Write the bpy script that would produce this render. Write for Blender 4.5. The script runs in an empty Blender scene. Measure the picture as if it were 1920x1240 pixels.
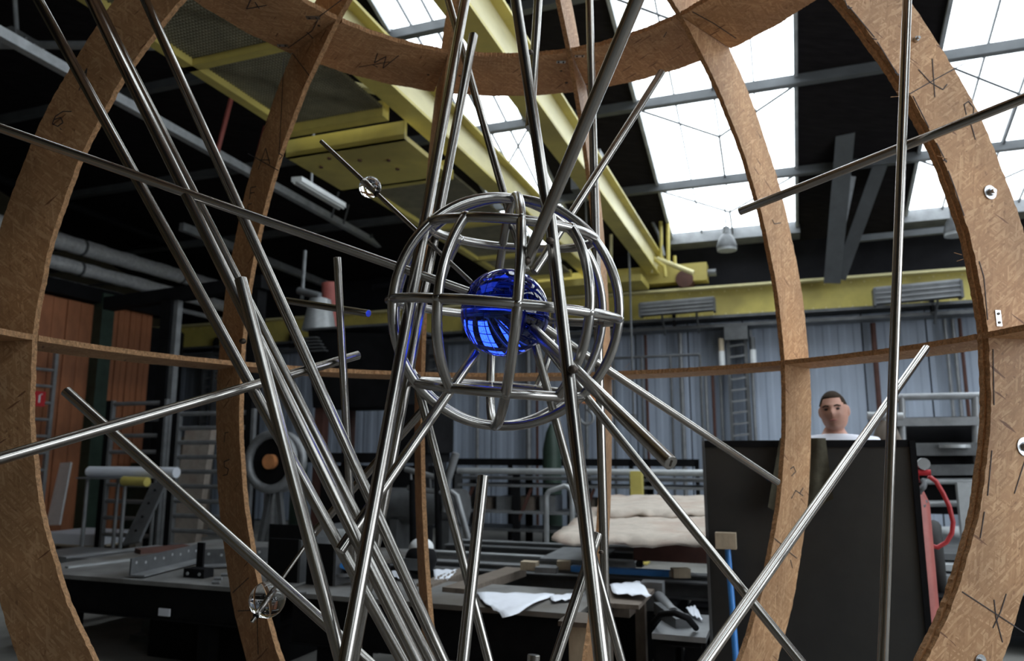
import bpy, math, random
from mathutils import Vector, Matrix
random.seed(7)
scn = bpy.context.scene
C = scn.collection
# ---------------------------------------------------------------- camera
F_PX, PITCH, CAM_Z = 1385.0, 0.1629, 1.52
cam_d = bpy.data.cameras.new('camera'); cam = bpy.data.objects.new('camera', cam_d); C.objects.link(cam)
cam.location = (0, 0, CAM_Z); cam.rotation_euler = (math.pi/2 + PITCH, 0, 0)
cam_d.sensor_width = 36; cam_d.lens = F_PX/1920*36
cam_d.clip_start = .05; cam_d.clip_end = 200
cam_d.dof.use_dof = True; cam_d.dof.focus_distance = 2.1; cam_d.dof.aperture_fstop = 3.2
scn.camera = cam
# ---------------------------------------------------------------- world, exposure
w = bpy.data.worlds.new('sky'); scn.world = w; w.use_nodes = True
w.node_tree.nodes['Background'].inputs[0].default_value = (.75, .87, 1, 1)
w.node_tree.nodes['Background'].inputs[1].default_value = 1.2
scn.view_settings.view_transform = 'Standard'; scn.view_settings.look = 'None'
scn.view_settings.gamma = 1; scn.view_settings.use_curve_mapping = False
scn.view_settings.exposure = 0.0
SKY_STRENGTH = 5.5          # daylight in the roof glazing
WINDOW_STRENGTH = 6.5
scn.cycles.use_denoising = True
scn.cycles.max_bounces = 10; scn.cycles.transmission_bounces = 10
scn.cycles.sample_clamp_indirect = 6
# ---------------------------------------------------------------- coordinates
T = math.radians(20)
ct, st = math.cos(T), math.sin(T)
def H(q):                                   # hall (u across, v deep, z up) -> world
    return Vector((q[0]*ct + q[1]*st, -q[0]*st + q[1]*ct, q[2]))
def ray(x, y):
    a = (x-960)/F_PX; b = -(y-620)/F_PX
    return Vector((a, math.cos(PITCH)-b*math.sin(PITCH), math.sin(PITCH)+b*math.cos(PITCH)))
def W(x, y, Y):                             # world point at a depth
    d = ray(x, y); return Vector((0, 0, CAM_Z)) + d*(Y/d.y)
def _pl(x, y, n, c):
    d = ray(x, y); d = Vector((d.x*ct-d.y*st, d.x*st+d.y*ct, d.z))
    o = Vector((0, 0, CAM_Z)); n = Vector(n); return o + d*((c-n.dot(o))/n.dot(d))
def HV(x, y, v): return _pl(x, y, (0, 1, 0), v)
def HU(x, y, u): return _pl(x, y, (1, 0, 0), u)
def HZ(x, y, z): return _pl(x, y, (0, 0, 1), z)
# ---------------------------------------------------------------- materials
def nt(name):
    m = bpy.data.materials.new(name); m.use_nodes = True
    return m, m.node_tree.nodes, m.node_tree.links, m.node_tree.nodes['Principled BSDF']
def mat(name, col, rough=.6, metal=0., var=.25, scale=6., bump=.15, stretch=(1, 1, 1), stain=None, stain_amt=.5):
    m, N, L, P = nt(name)
    tc = N.new('ShaderNodeTexCoord'); mp = N.new('ShaderNodeMapping'); mp.inputs['Scale'].default_value = stretch
    L.new(tc.outputs['Object'], mp.inputs[0])
    n1 = N.new('ShaderNodeTexNoise'); n1.inputs['Scale'].default_value = scale; n1.inputs['Detail'].default_value = 6
    n1.inputs['Roughness'].default_value = .65
    L.new(mp.outputs[0], n1.inputs['Vector'])
    r = N.new('ShaderNodeValToRGB'); L.new(n1.outputs['Fac'], r.inputs[0])
    r.color_ramp.elements[0].position = .3; r.color_ramp.elements[1].position = .7
    r.color_ramp.elements[0].color = tuple(c*(1-var) for c in col)+(1,)
    r.color_ramp.elements[1].color = tuple(min(1, c*(1+var)) for c in col)+(1,)
    out = r.outputs[0]
    if stain:
        n2 = N.new('ShaderNodeTexNoise'); n2.inputs['Scale'].default_value = scale*.35; n2.inputs['Detail'].default_value = 4
        L.new(mp.outputs[0], n2.inputs['Vector'])
        r2 = N.new('ShaderNodeValToRGB'); L.new(n2.outputs['Fac'], r2.inputs[0])
        r2.color_ramp.elements[0].position = .48; r2.color_ramp.elements[1].position = .62
        r2.color_ramp.elements[1].color = (stain_amt,)*3+(1,)
        mx = N.new('ShaderNodeMixRGB'); L.new(r2.outputs[0], mx.inputs[0]); L.new(out, mx.inputs[1]); mx.inputs[2].default_value = tuple(stain)+(1,)
        out = mx.outputs[0]
    L.new(out, P.inputs['Base Color'])
    P.inputs['Roughness'].default_value = rough; P.inputs['Metallic'].default_value = metal
    if rough >= .85: P.inputs['Specular IOR Level'].default_value = .12
    if bump:
        b = N.new('ShaderNodeBump'); b.inputs['Strength'].default_value = bump; b.inputs['Distance'].default_value = .01
        L.new(n1.outputs['Fac'], b.inputs['Height']); L.new(b.outputs[0], P.inputs['Normal'])
    return m
def osb(name, flat, seed):
    """strand board: three layers of stretched flakes"""
    m, N, L, P = nt(name)
    tc = N.new('ShaderNodeTexCoord')
    oi = N.new('ShaderNodeObjectInfo')
    off = N.new('ShaderNodeVectorMath'); off.operation = 'MULTIPLY_ADD'
    L.new(oi.outputs['Random'], off.inputs[0]); off.inputs[1].default_value = (13, 17, 19); L.new(tc.outputs['Object'], off.inputs[2])
    wn = N.new('ShaderNodeTexNoise'); wn.inputs['Scale'].default_value = 7; L.new(off.outputs[0], wn.inputs['Vector'])
    wv = N.new('ShaderNodeVectorMath'); wv.operation = 'MULTIPLY_ADD'; L.new(wn.outputs['Color'], wv.inputs[0]); wv.inputs[1].default_value = (.012,)*3
    L.new(off.outputs[0], wv.inputs[2])
    cols = []
    for k, (ang, ln, wd_) in enumerate(((.2, .085, .0085), (-1.0, .06, .007), (.95, .045, .0065))):
        mp = N.new('ShaderNodeMapping'); mp.vector_type = 'TEXTURE'
        mp.inputs['Rotation'].default_value = (0, 0, ang) if flat else (0, ang, 0)
        mp.inputs['Scale'].default_value = (ln, wd_, .3) if flat else (wd_, .3, ln)
        mp.inputs['Location'].default_value = (k*.37, .11*k, .53*k+seed)
        L.new(wv.outputs[0], mp.inputs[0])
        v = N.new('ShaderNodeTexVoronoi'); v.inputs['Scale'].default_value = 1; L.new(mp.outputs[0], v.inputs['Vector'])
        s = N.new('ShaderNodeSeparateColor'); L.new(v.outputs['Color'], s.inputs[0])
        cols.append((s, v))
    a = N.new('ShaderNodeMath'); a.operation = 'GREATER_THAN'; L.new(cols[0][0].outputs[1], a.inputs[0]); a.inputs[1].default_value = .5
    m1 = N.new('ShaderNodeMix'); L.new(a.outputs[0], m1.inputs[0]); L.new(cols[0][0].outputs[0], m1.inputs[2]); L.new(cols[1][0].outputs[0], m1.inputs[3])
    b = N.new('ShaderNodeMath'); b.operation = 'GREATER_THAN'; L.new(cols[2][0].outputs[1], b.inputs[0]); b.inputs[1].default_value = .62
    m2 = N.new('ShaderNodeMix'); L.new(b.outputs[0], m2.inputs[0]); L.new(m1.outputs[0], m2.inputs[2]); L.new(cols[2][0].outputs[0], m2.inputs[3])
    fn = N.new('ShaderNodeTexNoise'); fn.inputs['Scale'].default_value = 60; fn.inputs['Detail'].default_value = 5; L.new(off.outputs[0], fn.inputs['Vector'])
    m3 = N.new('ShaderNodeMix'); m3.inputs[0].default_value = .38; L.new(m2.outputs[0], m3.inputs[2]); L.new(fn.outputs['Fac'], m3.inputs[3])
    r = N.new('ShaderNodeValToRGB'); L.new(m3.outputs[0], r.inputs[0]); e = r.color_ramp.elements
    e[0].position = .10; e[0].color = (.22, .10, .045, 1)
    e[1].position = .95; e[1].color = (.70, .455, .255, 1)
    for p_, c_ in ((.20, (.42, .228, .105, 1)), (.55, (.50, .285, .137, 1))):
        q = e.new(p_); q.color = c_
    dk = N.new('ShaderNodeMath'); dk.operation = 'GREATER_THAN'; L.new(cols[1][0].outputs[2], dk.inputs[0]); dk.inputs[1].default_value = .993
    big = N.new('ShaderNodeTexNoise'); big.inputs['Scale'].default_value = 3.2; big.inputs['Detail'].default_value = 3; L.new(off.outputs[0], big.inputs['Vector'])
    br_ = N.new('ShaderNodeMapRange'); L.new(big.outputs['Fac'], br_.inputs[0]); br_.inputs[1].default_value = .35; br_.inputs[2].default_value = .65; br_.inputs[3].default_value = .82; br_.inputs[4].default_value = 1.1
    sc_ = N.new('ShaderNodeVectorMath'); sc_.operation = 'SCALE'; L.new(r.outputs[0], sc_.inputs[0]); L.new(br_.outputs[0], sc_.inputs['Scale'])
    mk = N.new('ShaderNodeMixRGB'); L.new(dk.outputs[0], mk.inputs[0]); L.new(sc_.outputs[0], mk.inputs[1]); mk.inputs[2].default_value = (.20, .09, .04, 1)
    L.new(mk.outputs[0], P.inputs['Base Color']); P.inputs['Roughness'].default_value = .62
    bp = N.new('ShaderNodeBump'); bp.inputs['Strength'].default_value = .35; bp.inputs['Distance'].default_value = .003
    L.new(m3.outputs[0], bp.inputs['Height']); L.new(bp.outputs[0], P.inputs['Normal'])
    return m
def steel(name, col, rough, streak=(60, 60, 3), bump=.03):
    m, N, L, P = nt(name)
    tc = N.new('ShaderNodeTexCoord'); mp = N.new('ShaderNodeMapping'); mp.inputs['Scale'].default_value = streak
    L.new(tc.outputs['Object'], mp.inputs[0])
    n1 = N.new('ShaderNodeTexNoise'); n1.inputs['Scale'].default_value = 1; n1.inputs['Detail'].default_value = 5; L.new(mp.outputs[0], n1.inputs['Vector'])
    n2 = N.new('ShaderNodeTexNoise'); n2.inputs['Scale'].default_value = 9; n2.inputs['Detail'].default_value = 3; L.new(tc.outputs['Object'], n2.inputs['Vector'])
    r = N.new('ShaderNodeMapRange'); L.new(n1.outputs['Fac'], r.inputs[0]); r.inputs[3].default_value = rough*.85; r.inputs[4].default_value = rough*1.15
    L.new(r.outputs[0], P.inputs['Roughness'])
    c = N.new('ShaderNodeValToRGB'); L.new(n2.outputs['Fac'], c.inputs[0])
    c.color_ramp.elements[0].position = .3; c.color_ramp.elements[0].color = tuple(x*.78 for x in col)+(1,)
    c.color_ramp.elements[1].position = .7; c.color_ramp.elements[1].color = tuple(col)+(1,)
    L.new(c.outputs[0], P.inputs['Base Color']); P.inputs['Metallic'].default_value = 1
    if not bump: return m
    b = N.new('ShaderNodeBump'); b.inputs['Strength'].default_value = bump; b.inputs['Distance'].default_value = .0005
    L.new(n1.outputs['Fac'], b.inputs['Height']); L.new(b.outputs[0], P.inputs['Normal'])
    return m
def emit(name, col, s):
    m, N, L, P = nt(name); N.remove(P)
    e = N.new('ShaderNodeEmission'); e.inputs[0].default_value = tuple(col)+(1,); e.inputs[1].default_value = s
    L.new(e.outputs[0], N['Material Output'].inputs[0]); return m
def glass(name, col, ior=1.5):
    m, N, L, P = nt(name)
    P.inputs['Base Color'].default_value = tuple(col)+(1,); P.inputs['Roughness'].default_value = 0
    P.inputs['Transmission Weight'].default_value = 1; P.inputs['IOR'].default_value = ior
    return m
M = dict(
    osb=osb('strand_board', False, 0), osb_flat=osb('strand_board_flat', True, 3),
    osb_edge=mat('strand_board_edge', (.44, .25, .12), .8, 0, .45, 90, .6),
    rod=steel('brushed_steel', (.43, .41, .38), .25, (300, 300, 4), 0), cage=steel('cage_steel', (.50, .485, .46), .26, (8, 8, 8), 0),
    weld=mat('weld_seam', (.10, .08, .065), .45, .8, .4, 60, .5),
    zinc=steel('zinc', (.62, .64, .66), .3, (30, 30, 30)),
    blue=glass('blue_glass', (.02, .065, 1.0)), clear=glass('crystal', (1, 1, 1)),
    pencil=mat('pencil', (.05, .045, .05), .7, 0, .2, 40, 0),
    floor=mat('concrete', (.22, .215, .20), .75, 0, .3, 1.6, .2, stain=(.09, .085, .08), stain_amt=.7),
    wallblue=mat('blue_grey_sheet', (.38, .44, .54), .6, 0, .10, 1.3, .05, (1, 1, .35), (.17, .18, .20), .6),
    walldark=mat('dark_cladding', (.014, .014, .017), .95, 0, .3, 2, .1),
    olive=mat('ochre_plaster', (.105, .088, .05), .8, 0, .25, 1.1, .1, stain=(.04, .035, .025)),
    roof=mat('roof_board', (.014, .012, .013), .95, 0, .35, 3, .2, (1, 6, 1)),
    rust=mat('rust_paint', (.38, .145, .065), .7, 0, .35, 2.2, .1, (1, 1, .4), (.045, .03, .025), .85),
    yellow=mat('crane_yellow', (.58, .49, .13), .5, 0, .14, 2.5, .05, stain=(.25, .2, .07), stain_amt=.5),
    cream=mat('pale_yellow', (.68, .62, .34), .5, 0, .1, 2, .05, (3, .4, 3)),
    truss=mat('grey_truss_paint', (.10, .108, .115), .5, .1, .2, 3, .1),
    trusspale=mat('pale_truss_paint', (.40, .42, .44), .5, .1, .25, 5, .1),
    black=mat('black_steel', (.008, .008, .009), .85, 0, .4, 4, .1),
    plate=mat('mill_scale_plate', (.040, .040, .039), .42, .35, .3, 1.6, .06, stain=(.085, .08, .07), stain_amt=.8),
    grey=mat('grey_steel', (.12, .125, .13), .5, .4, .3, 5, .1),
    midgrey=mat('worn_grey_steel', (.26, .27, .28), .45, .4, .3, 4, .1),
    palegrey=mat('pale_grey_steel', (.42, .44, .45), .45, .3, .2, 5, .1),
    top=mat('bench_top_steel', (.27, .27, .265), .5, .5, .35, 3, .1, stain=(.10, .075, .05), stain_amt=.6),
    foil=mat('foil_lagging', (.78, .79, .80), .38, .4, .2, 14, 1.0),
    wood=mat('rough_timber', (.15, .122, .098), .8, 0, .3, 8, .3, (1, 6, 1)),
    woodpale=mat('pale_timber', (.48, .40, .29), .8, 0, .2, 8, .3, (1, 5, 1)),
    mats=mat('felt_mat', (.47, .415, .36), .95, 0, .15, 9, .5, stain=(.35, .24, .19), stain_amt=.4),
    brownbox=mat('oxide_brown', (.085, .035, .026), .7, 0, .3, 4, .1),
    paper=mat('paper', (.80, .84, .92), .7, 0, .03, 8, .02),
    blueplastic=mat('blue_paint', (.05, .25, .68), .4, 0, .1, 8, 0),
    redhose=mat('red_rubber', (.42, .035, .04), .45, 0, .1, 20, 0),
    redpaint=mat('dull_red_paint', (.36, .10, .085), .5, 0, .2, 6, .05),
    sign=mat('sign_red', (.55, .02, .03), .5, 0, .05, 5, 0),
    white=mat('white_paint', (.75, .77, .78), .5, 0, .08, 8, .02),
    skin=mat('skin', (.50, .27, .20), .55, 0, .1, 20, .05),
    hair=mat('short_brown_hair', (.04, .028, .02), .9, 0, .4, 90, .6),
    shirt=mat('white_cotton', (.78, .80, .88), .85, 0, .05, 10, .1),
    trousers=mat('work_trousers', (.05, .06, .09), .85, 0, .2, 10, .2),
    eye=mat('eye_dark', (.03, .02, .02), .3, 0, 0.05, 10, 0), lips=mat('lips', (.36, .13, .11), .5, 0, .05, 10, 0),
    cloth=mat('olive_cloth', (.075, .068, .048), .95, 0, .3, 12, .5),
    rubber=mat('tyre_rubber', (.02, .02, .02), .8, 0, .2, 12, .2),
    greenpaint=mat('dark_green_paint', (.03, .055, .04), .5, .1, .3, 5, .1),
    orange=mat('orange_paint', (.60, .25, .10), .5, 0, .2, 8, 0),
    grate=mat('grating_steel', (.17, .155, .10), .5, .3, .3, 5, .1),
    sky=emit('daylight_pane', (.86, .94, 1.0), SKY_STRENGTH), window=emit('window_daylight', (.88, .94, 1.0), WINDOW_STRENGTH),
)
# ---------------------------------------------------------------- mesh building
WL = {}
def tag(o, label=None, cat=None, group=None, kind=None):
    if label: o['label'] = label
    if cat: o['category'] = cat
    if group: o['group'] = group
    if kind: o['kind'] = kind
    return o
def empty(name, loc, label=None, cat=None, group=None, kind=None):
    o = bpy.data.objects.new(name, None); C.objects.link(o); o.location = loc; o.empty_display_size = .1
    WL[o] = Vector(loc); return tag(o, label, cat, group, kind)
class MB:
    def __init__(s, hall=False): s.v = []; s.f = []; s.sm = []; s.hall = hall
    def add(s, vs, fs, sm=False):
        b = len(s.v); s.v += [Vector(q) for q in vs]; s.f += [tuple(i+b for i in f) for f in fs]
        s.sm += [sm]*len(fs); return s
    def box(s, a, b, rot=None, jit=0):
        x0, y0, z0 = a; x1, y1, z1 = b
        vs = [(x, y, z) for z in (z0, z1) for y in (y0, y1) for x in (x0, x1)]
        if jit: vs = [tuple(c+random.uniform(-jit, jit) for c in q) for q in vs]
        if rot:
            c = Vector(((x0+x1)/2, (y0+y1)/2, (z0+z1)/2)); vs = [c + rot @ (Vector(q)-c) for q in vs]
        return s.add(vs, [(0, 2, 3, 1), (4, 5, 7, 6), (0, 1, 5, 4), (2, 6, 7, 3), (0, 4, 6, 2), (1, 3, 7, 5)])
    def bar(s, p0, p1, wd, hg, up=(0, 0, 1)):
        p0, p1 = Vector(p0), Vector(p1); d = (p1-p0).normalized(); upv = Vector(up)
        if abs(d.dot(upv)) > .98: upv = Vector((1, 0, 0))
        x = d.cross(upv).normalized(); z = x.cross(d).normalized()
        vs = [p + x*(a*wd/2) + z*(b*hg/2) for p in (p0, p1) for a, b in ((-1, -1), (1, -1), (1, 1), (-1, 1))]
        return s.add(vs, [(3, 2, 1, 0), (4, 5, 6, 7), (0, 1, 5, 4), (1, 2, 6, 5), (2, 3, 7, 6), (3, 0, 4, 7)])
    def angle(s, p0, p1, wd, th, up=(0, 0, 1)):         # L section
        p0, p1 = Vector(p0), Vector(p1); d = (p1-p0).normalized(); upv = Vector(up)
        if abs(d.dot(upv)) > .98: upv = Vector((1, 0, 0))
        x = d.cross(upv).normalized(); z = x.cross(d).normalized()
        pr = [(0, 0), (wd, 0), (wd, th), (th, th), (th, wd), (0, wd)]
        vs = [p + x*(a-wd/2) + z*(b-wd/2) for p in (p0, p1) for a, b in pr]
        n = 6; return s.add(vs, [tuple(range(n-1, -1, -1)), tuple(range(n, 2*n))] + [(i, (i+1) % n, n+(i+1) % n, n+i) for i in range(n)])
    def ibeam(s, p0, p1, wd, hg, th):
        p0, p1 = Vector(p0), Vector(p1); d = (p1-p0).normalized(); x = d.cross(Vector((0, 0, 1))).normalized(); z = x.cross(d)
        for a, b, c, e in ((-wd/2, wd/2, -hg/2, -hg/2+th), (-wd/2, wd/2, hg/2-th, hg/2), (-th/2, th/2, -hg/2+th, hg/2-th)):
            vs = [p + x*q + z*r for p in (p0, p1) for q, r in ((a, c), (b, c), (b, e), (a, e))]
            s.add(vs, [(3, 2, 1, 0), (4, 5, 6, 7), (0, 1, 5, 4), (1, 2, 6, 5), (2, 3, 7, 6), (3, 0, 4, 7)])
        return s
    def tube(s, pts, r, seg=16, closed=False, caps=True, rr=None, capn=None):
        pts = [Vector(p) for p in pts]; n = len(pts); rings = []
        ref = None
        for i, p in enumerate(pts):
            a = pts[(i-1) % n] if (closed or i > 0) else p; b = pts[(i+1) % n] if (closed or i < n-1) else p
            d = (b-a).normalized()
            if ref is None:
                ref = d.orthogonal().normalized()
            else:
                ref = (ref - d*ref.dot(d)).normalized()
            y = d.cross(ref); q = rr[i] if rr else r
            rings.append([p + ref*(q*math.cos(2*math.pi*k/seg)) + y*(q*math.sin(2*math.pi*k/seg)) for k in range(seg)])
        vs = [q for g in rings for q in g]; fs = []
        m = n if closed else n-1
        sh = 0
        if closed:     # align last ring to first
            best = min(range(seg), key=lambda h: (rings[-1][0]-rings[0][h]).length); sh = best
        for i in range(m):
            j = (i+1) % n; o_ = sh if (closed and i == n-1) else 0
            for k in range(seg):
                fs.append((i*seg+k, i*seg+(k+1) % seg, j*seg+(k+1+o_) % seg, j*seg+(k+o_) % seg))
        s.add(vs, fs, True)
        if caps and not closed:
            s.add(rings[0], [tuple(range(seg-1, -1, -1))]); s.add(rings[-1], [tuple(range(seg))])
        return s
    def sphere(s, c, r, nu=32, nv=20, sc=(1, 1, 1)):
        c = Vector(c); vs = [c+Vector((0, 0, -r*sc[2]))]
        for j in range(1, nv):
            a = -math.pi/2 + math.pi*j/nv
            for i in range(nu):
                b = 2*math.pi*i/nu; vs.append(c+Vector((r*sc[0]*math.cos(a)*math.cos(b), r*sc[1]*math.cos(a)*math.sin(b), r*sc[2]*math.sin(a))))
        vs.append(c+Vector((0, 0, r*sc[2]))); fs = []
        for i in range(nu):
            fs.append((0, 1+(i+1) % nu, 1+i)); b = 1+(nv-2)*nu; fs.append((len(vs)-1, b+i, b+(i+1) % nu))
        for j in range(nv-2):
            for i in range(nu):
                a0 = 1+j*nu; fs.append((a0+i, a0+(i+1) % nu, a0+nu+(i+1) % nu, a0+nu+i))
        return s.add(vs, fs, True)
    def prism(s, poly, d):                    # poly: list of 3D points (planar), extruded by vector d
        poly = [Vector(q) for q in poly]; d = Vector(d); n = len(poly)
        return s.add(poly+[q+d for q in poly], [tuple(range(n-1, -1, -1)), tuple(range(n, 2*n))]+[(i, (i+1) % n, n+(i+1) % n, n+i) for i in range(n)])
    def build(s, name, m, parent=None, label=None, cat=None, group=None, kind=None, mods=None):
        vs = [H(q) for q in s.v] if s.hall else s.v
        lo = Vector([min(q[i] for q in vs) for i in range(3)]); hi = Vector([max(q[i] for q in vs) for i in range(3)])
        o0 = Vector(((lo.x+hi.x)/2, (lo.y+hi.y)/2, lo.z))
        me = bpy.data.meshes.new(name); me.from_pydata([q-o0 for q in vs], [], s.f)
        me.polygons.foreach_set('use_smooth', s.sm); me.materials.append(M[m]); me.update()
        import bmesh
        bm = bmesh.new(); bm.from_mesh(me); bmesh.ops.recalc_face_normals(bm, faces=bm.faces); bm.to_mesh(me); bm.free()
        o = bpy.data.objects.new(name, me); C.objects.link(o)
        if parent: o.parent = parent; o.location = o0 - WL[parent]
        else: o.location = o0
        WL[o] = o0
        return tag(o, label, cat, group, kind)
def copy_of(o, parent, world_shift):
    c = o.copy(); C.objects.link(c); c.parent = parent; WL[c] = WL[o]+world_shift
    c.location = WL[c]-(WL[parent] if parent else Vector((0, 0, 0))); return c
HM = lambda: MB(True)
def hdir(d): return Vector((d[0]*ct + d[1]*st, -d[0]*st + d[1]*ct, d[2]))
# ================================================================ THE HALL
U0, U1, V0, V1 = -14.6, 9.5, -9.0, 14.1
RS = .313                                   # roof slope
def roofz(v): return 5.4 + RS*(V1-v) if v > 2 else 5.4+RS*(V1-2) - RS*(2-v)*.9
m = HM(); m.box((U0-.2, V0-.2, -.2), (U1+.2, V1+.3, 0)); floor = m.build('floor', 'floor', kind='structure')
# back wall: sheet panels with folded ribs
wb = HM(); wb.box((U0, V1+.10, 0), (U1, V1+.25, 5.6)); wall_back = wb.build('wall_back', 'walldark', kind='structure')
def sheet(u0):
    g = HM(); pr = []
    for k in range(4):
        a = u0+k*.25
        pr += [(a+.01, 0), (a+.09, 0), (a+.12, -.012), (a+.20, -.012), (a+.235, 0)]
    pr.append((u0+.985, 0))
    vs = []; n = len(pr)
    for z in (.02, 3.92):
        vs += [(a, V1+.05+b, z) for a, b in pr]
    for z in (.02, 3.92):
        vs += [(a, V1+.07, z) for a, b in pr]
    fs = [(i, i+1, n+i+1, n+i) for i in range(n-1)] + [(3*n+i, 3*n+i+1, 2*n+i+1, 2*n+i) for i in range(n-1)]
    fs += [(2*n+i, 2*n+i+1, i+1, i) for i in range(n-1)] + [(n+i, n+i+1, 3*n+i+1, 3*n+i) for i in range(n-1)]
    g.add(vs, fs); return g
p0 = sheet(U0).build('wall_panel', 'wallblue', wall_back)
for k in range(1, 24): copy_of(p0, wall_back, hdir((k*1.0, 0, 0)))
# other walls
g = HM(); g.box((U0-.2, V0, 0), (U0, V1+.1, 9.6)); g.build('wall_left', 'olive', kind='structure')
g = HM(); g.box((U1, V0, 0), (U1+.2, V1+.1, 9.6)); g.build('wall_right', 'walldark', kind='structure')
win = empty('window_5', H((U1-.05, 0, 1.3)), kind='structure')      # tall glazed bays of the right wall, beside the photographer
for k in range(5):
    for j in range(2):
        g = HM(); g.box((U1-.05, -2.6+k*1.6, 1.4+j*1.9), (U1-.02, -1.15+k*1.6, 3.2+j*1.9)); g.build('pane', 'window', win)
g = HM(); g.box((U1-.08, -2.8, 1.25), (U1-.01, 5.6, 1.38)); g.build('window_sill', 'grey', win)

g = HM(); g.box((U0, V0-.2, 0), (U1, V0, 7)); g.build('wall_front', 'olive', kind='structure')
# roof: boards between glazed strips
STR = [(-4.78, -3.5), (-1.77, .43), (2.17, 4.37), (6.1, 8.3)]
roof = empty('ceiling', H((0, 0, 9)), kind='structure')
edges = [U0]+[e for s_ in STR for e in s_]+[U1]
for i in range(0, len(edges), 2):
    a, b = edges[i], edges[i+1]
    for (va, vb) in ((2, V1+.1),):
        g = HM(); za, zb = roofz(va+1e-6 if va == 2 else va), roofz(vb)
        if vb == 2: zb = roofz(2.0001)
        g.add([(a, va, za), (b, va, za), (b, vb, zb), (a, vb, zb), (a, va, za+.12), (b, va, za+.12), (b, vb, zb+.12), (a, vb, zb+.12)],
              [(0, 1, 2, 3), (4, 7, 6, 5), (0, 4, 5, 1), (1, 5, 6, 2), (2, 6, 7, 3), (3, 7, 4, 0)])
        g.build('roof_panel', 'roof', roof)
REAR = [(6.1, 8.3)]     # glazing of the rear slope, over the photographer
red = [U0]+[e for s_ in REAR for e in s_]+[U1]; za, zb = roofz(V0), roofz(2.0001)
def slab(a, b, v0, v1, z0, z1, th, nm, m_, par):
    g = HM(); g.add([(a, v0, z0), (b, v0, z0), (b, v1, z1), (a, v1, z1), (a, v0, z0+th), (b, v0, z0+th), (b, v1, z1+th), (a, v1, z1+th)],
                    [(0, 1, 2, 3), (4, 7, 6, 5), (0, 4, 5, 1), (1, 5, 6, 2), (2, 6, 7, 3), (3, 7, 4, 0)]); return g.build(nm, m_, par)
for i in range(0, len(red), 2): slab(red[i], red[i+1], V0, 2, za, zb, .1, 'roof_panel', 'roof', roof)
for a, b in REAR:
    for k in range(4): slab(a, b, V0+k*2.75, V0+k*2.75+2.75, za+(zb-za)*k/4+.05, za+(zb-za)*(k+1)/4+.05, .015, 'pane', 'sky', roof)
for i, (a, b) in enumerate(STR):
    win = empty('window_%d' % (i+1), H(((a+b)/2, 8, 5.6)), kind='structure')
    for (va, vb) in ((2, V1-.35), (V0, 2)):
        n = 6 if va == 2 else 4
        if va != 2: continue
        for k in range(n):
            x0 = va+(vb-va)*k/n; x1 = va+(vb-va)*(k+1)/n
            z0 = roofz(x0 if x0 > 2 else (2.0001 if va == 2 else x0)); z1 = roofz(x1 if x1 != 2 else 2.0001)
            g = HM(); g.add([(a, x0, z0+.06), (b, x0, z0+.06), (b, x1, z1+.06), (a, x1, z1+.06), (a, x0, z0+.075), (b, x0, z0+.075), (b, x1, z1+.075), (a, x1, z1+.075)],
                            [(0, 1, 2, 3), (4, 7, 6, 5), (0, 4, 5, 1), (1, 5, 6, 2), (2, 6, 7, 3), (3, 7, 4, 0)])
            g.build('pane', 'sky', win)
    if i < 3:
        for j in range(1, 4):                # thin lengthwise glazing bars
            u = a+(b-a)*j/4; g = HM(); g.bar((u, 2.1, roofz(2.1)+.03), (u, V1-.35, roofz(V1-.35)+.03), .022, .05); g.build('glazing_bar', 'truss', win)
        for uu in (a, b):
            g = HM(); g.bar((uu, 2.1, roofz(2.1)), (uu, V1-.35, roofz(V1-.35)), .05, .1); g.build('glazing_bar', 'trusspale', win)
        g = HM(); g.box((a-.05, V1-.42, 5.38), (b+.05, V1+.05, 5.62)); g.build('window_sill', 'midgrey', win)
# purlins across the roof and the lattice hanging below them
for k, v in enumerate((4.2, 6.2, 8.25, 10.22, 12.14)):
    pz = roofz(v)-.06
    t_ = empty('roof_truss', H((0, v, pz)), kind='structure')
    g = HM(); g.bar((U0, v, pz), (U1, v, pz), .12, .13); g.build('purlin', 'truss', t_)
    if k in (2, 3, 4):
        for (a, b) in STR[:3]:
            c = (a+b)/2
            for (q0, q1) in (((a-.1, v, pz), (c, v+.9, roofz(v+.9)-.05)), ((c, v+.9, roofz(v+.9)-.05), (b+.1, v, pz)), ((c, v+.9, roofz(v+.9)-.05), (c, v+1.9, roofz(v+1.9)-.05))):
                g = HM(); g.tube([q0, q1], .018, 8); g.build('tie_bar', 'truss', t_)
# steel lattice legs right of the middle skylight
lat = empty('lattice_column', H(HV(1585, 530, 13.4)), kind='structure')
def hb(a, b, wd, th, m_, par, v, v2=None, nm='truss_member'):
    g = HM(); g.angle(HV(a[0], a[1], v), HV(b[0], b[1], v2 or v), wd, th, (0, 1, 0)); return g.build(nm, m_, par)
hb((1560, 525), (1592, 165), .26, .02, 'truss', lat, 13.2, 11.2); hb((1592, 165), (1608, 40), .24, .02, 'truss', lat, 11.2, 10.2)
hb((1575, 520), (1672, 250), .20, .02, 'truss', lat, 13.2, 12.0); hb((1672, 250), (1700, 60), .12, .02, 'truss', lat, 12.0, 10.6)
hb((1665, 215), (1662, 150), .07, .01, 'trusspale', lat, 11.9, 11.7)
hb((1440, 325), (1830, 305), .12, .01, 'truss', lat, 12.9); hb((1490, 110), (1600, 128), .1, .01, 'truss', lat, 11.2); hb((1490, 160), (1660, 120), .1, .01, 'truss', lat, 11.0)
hb((1570, 500), (1585, 330), .1, .01, 'trusspale', lat, 13.0, 12.4); hb((1600, 330), (1565, 500), .08, .01, 'trusspale', lat, 12.2, 13.0)
hb((1590, 450), (1840, 425), .1, .01, 'truss', lat, 13.3)
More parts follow.
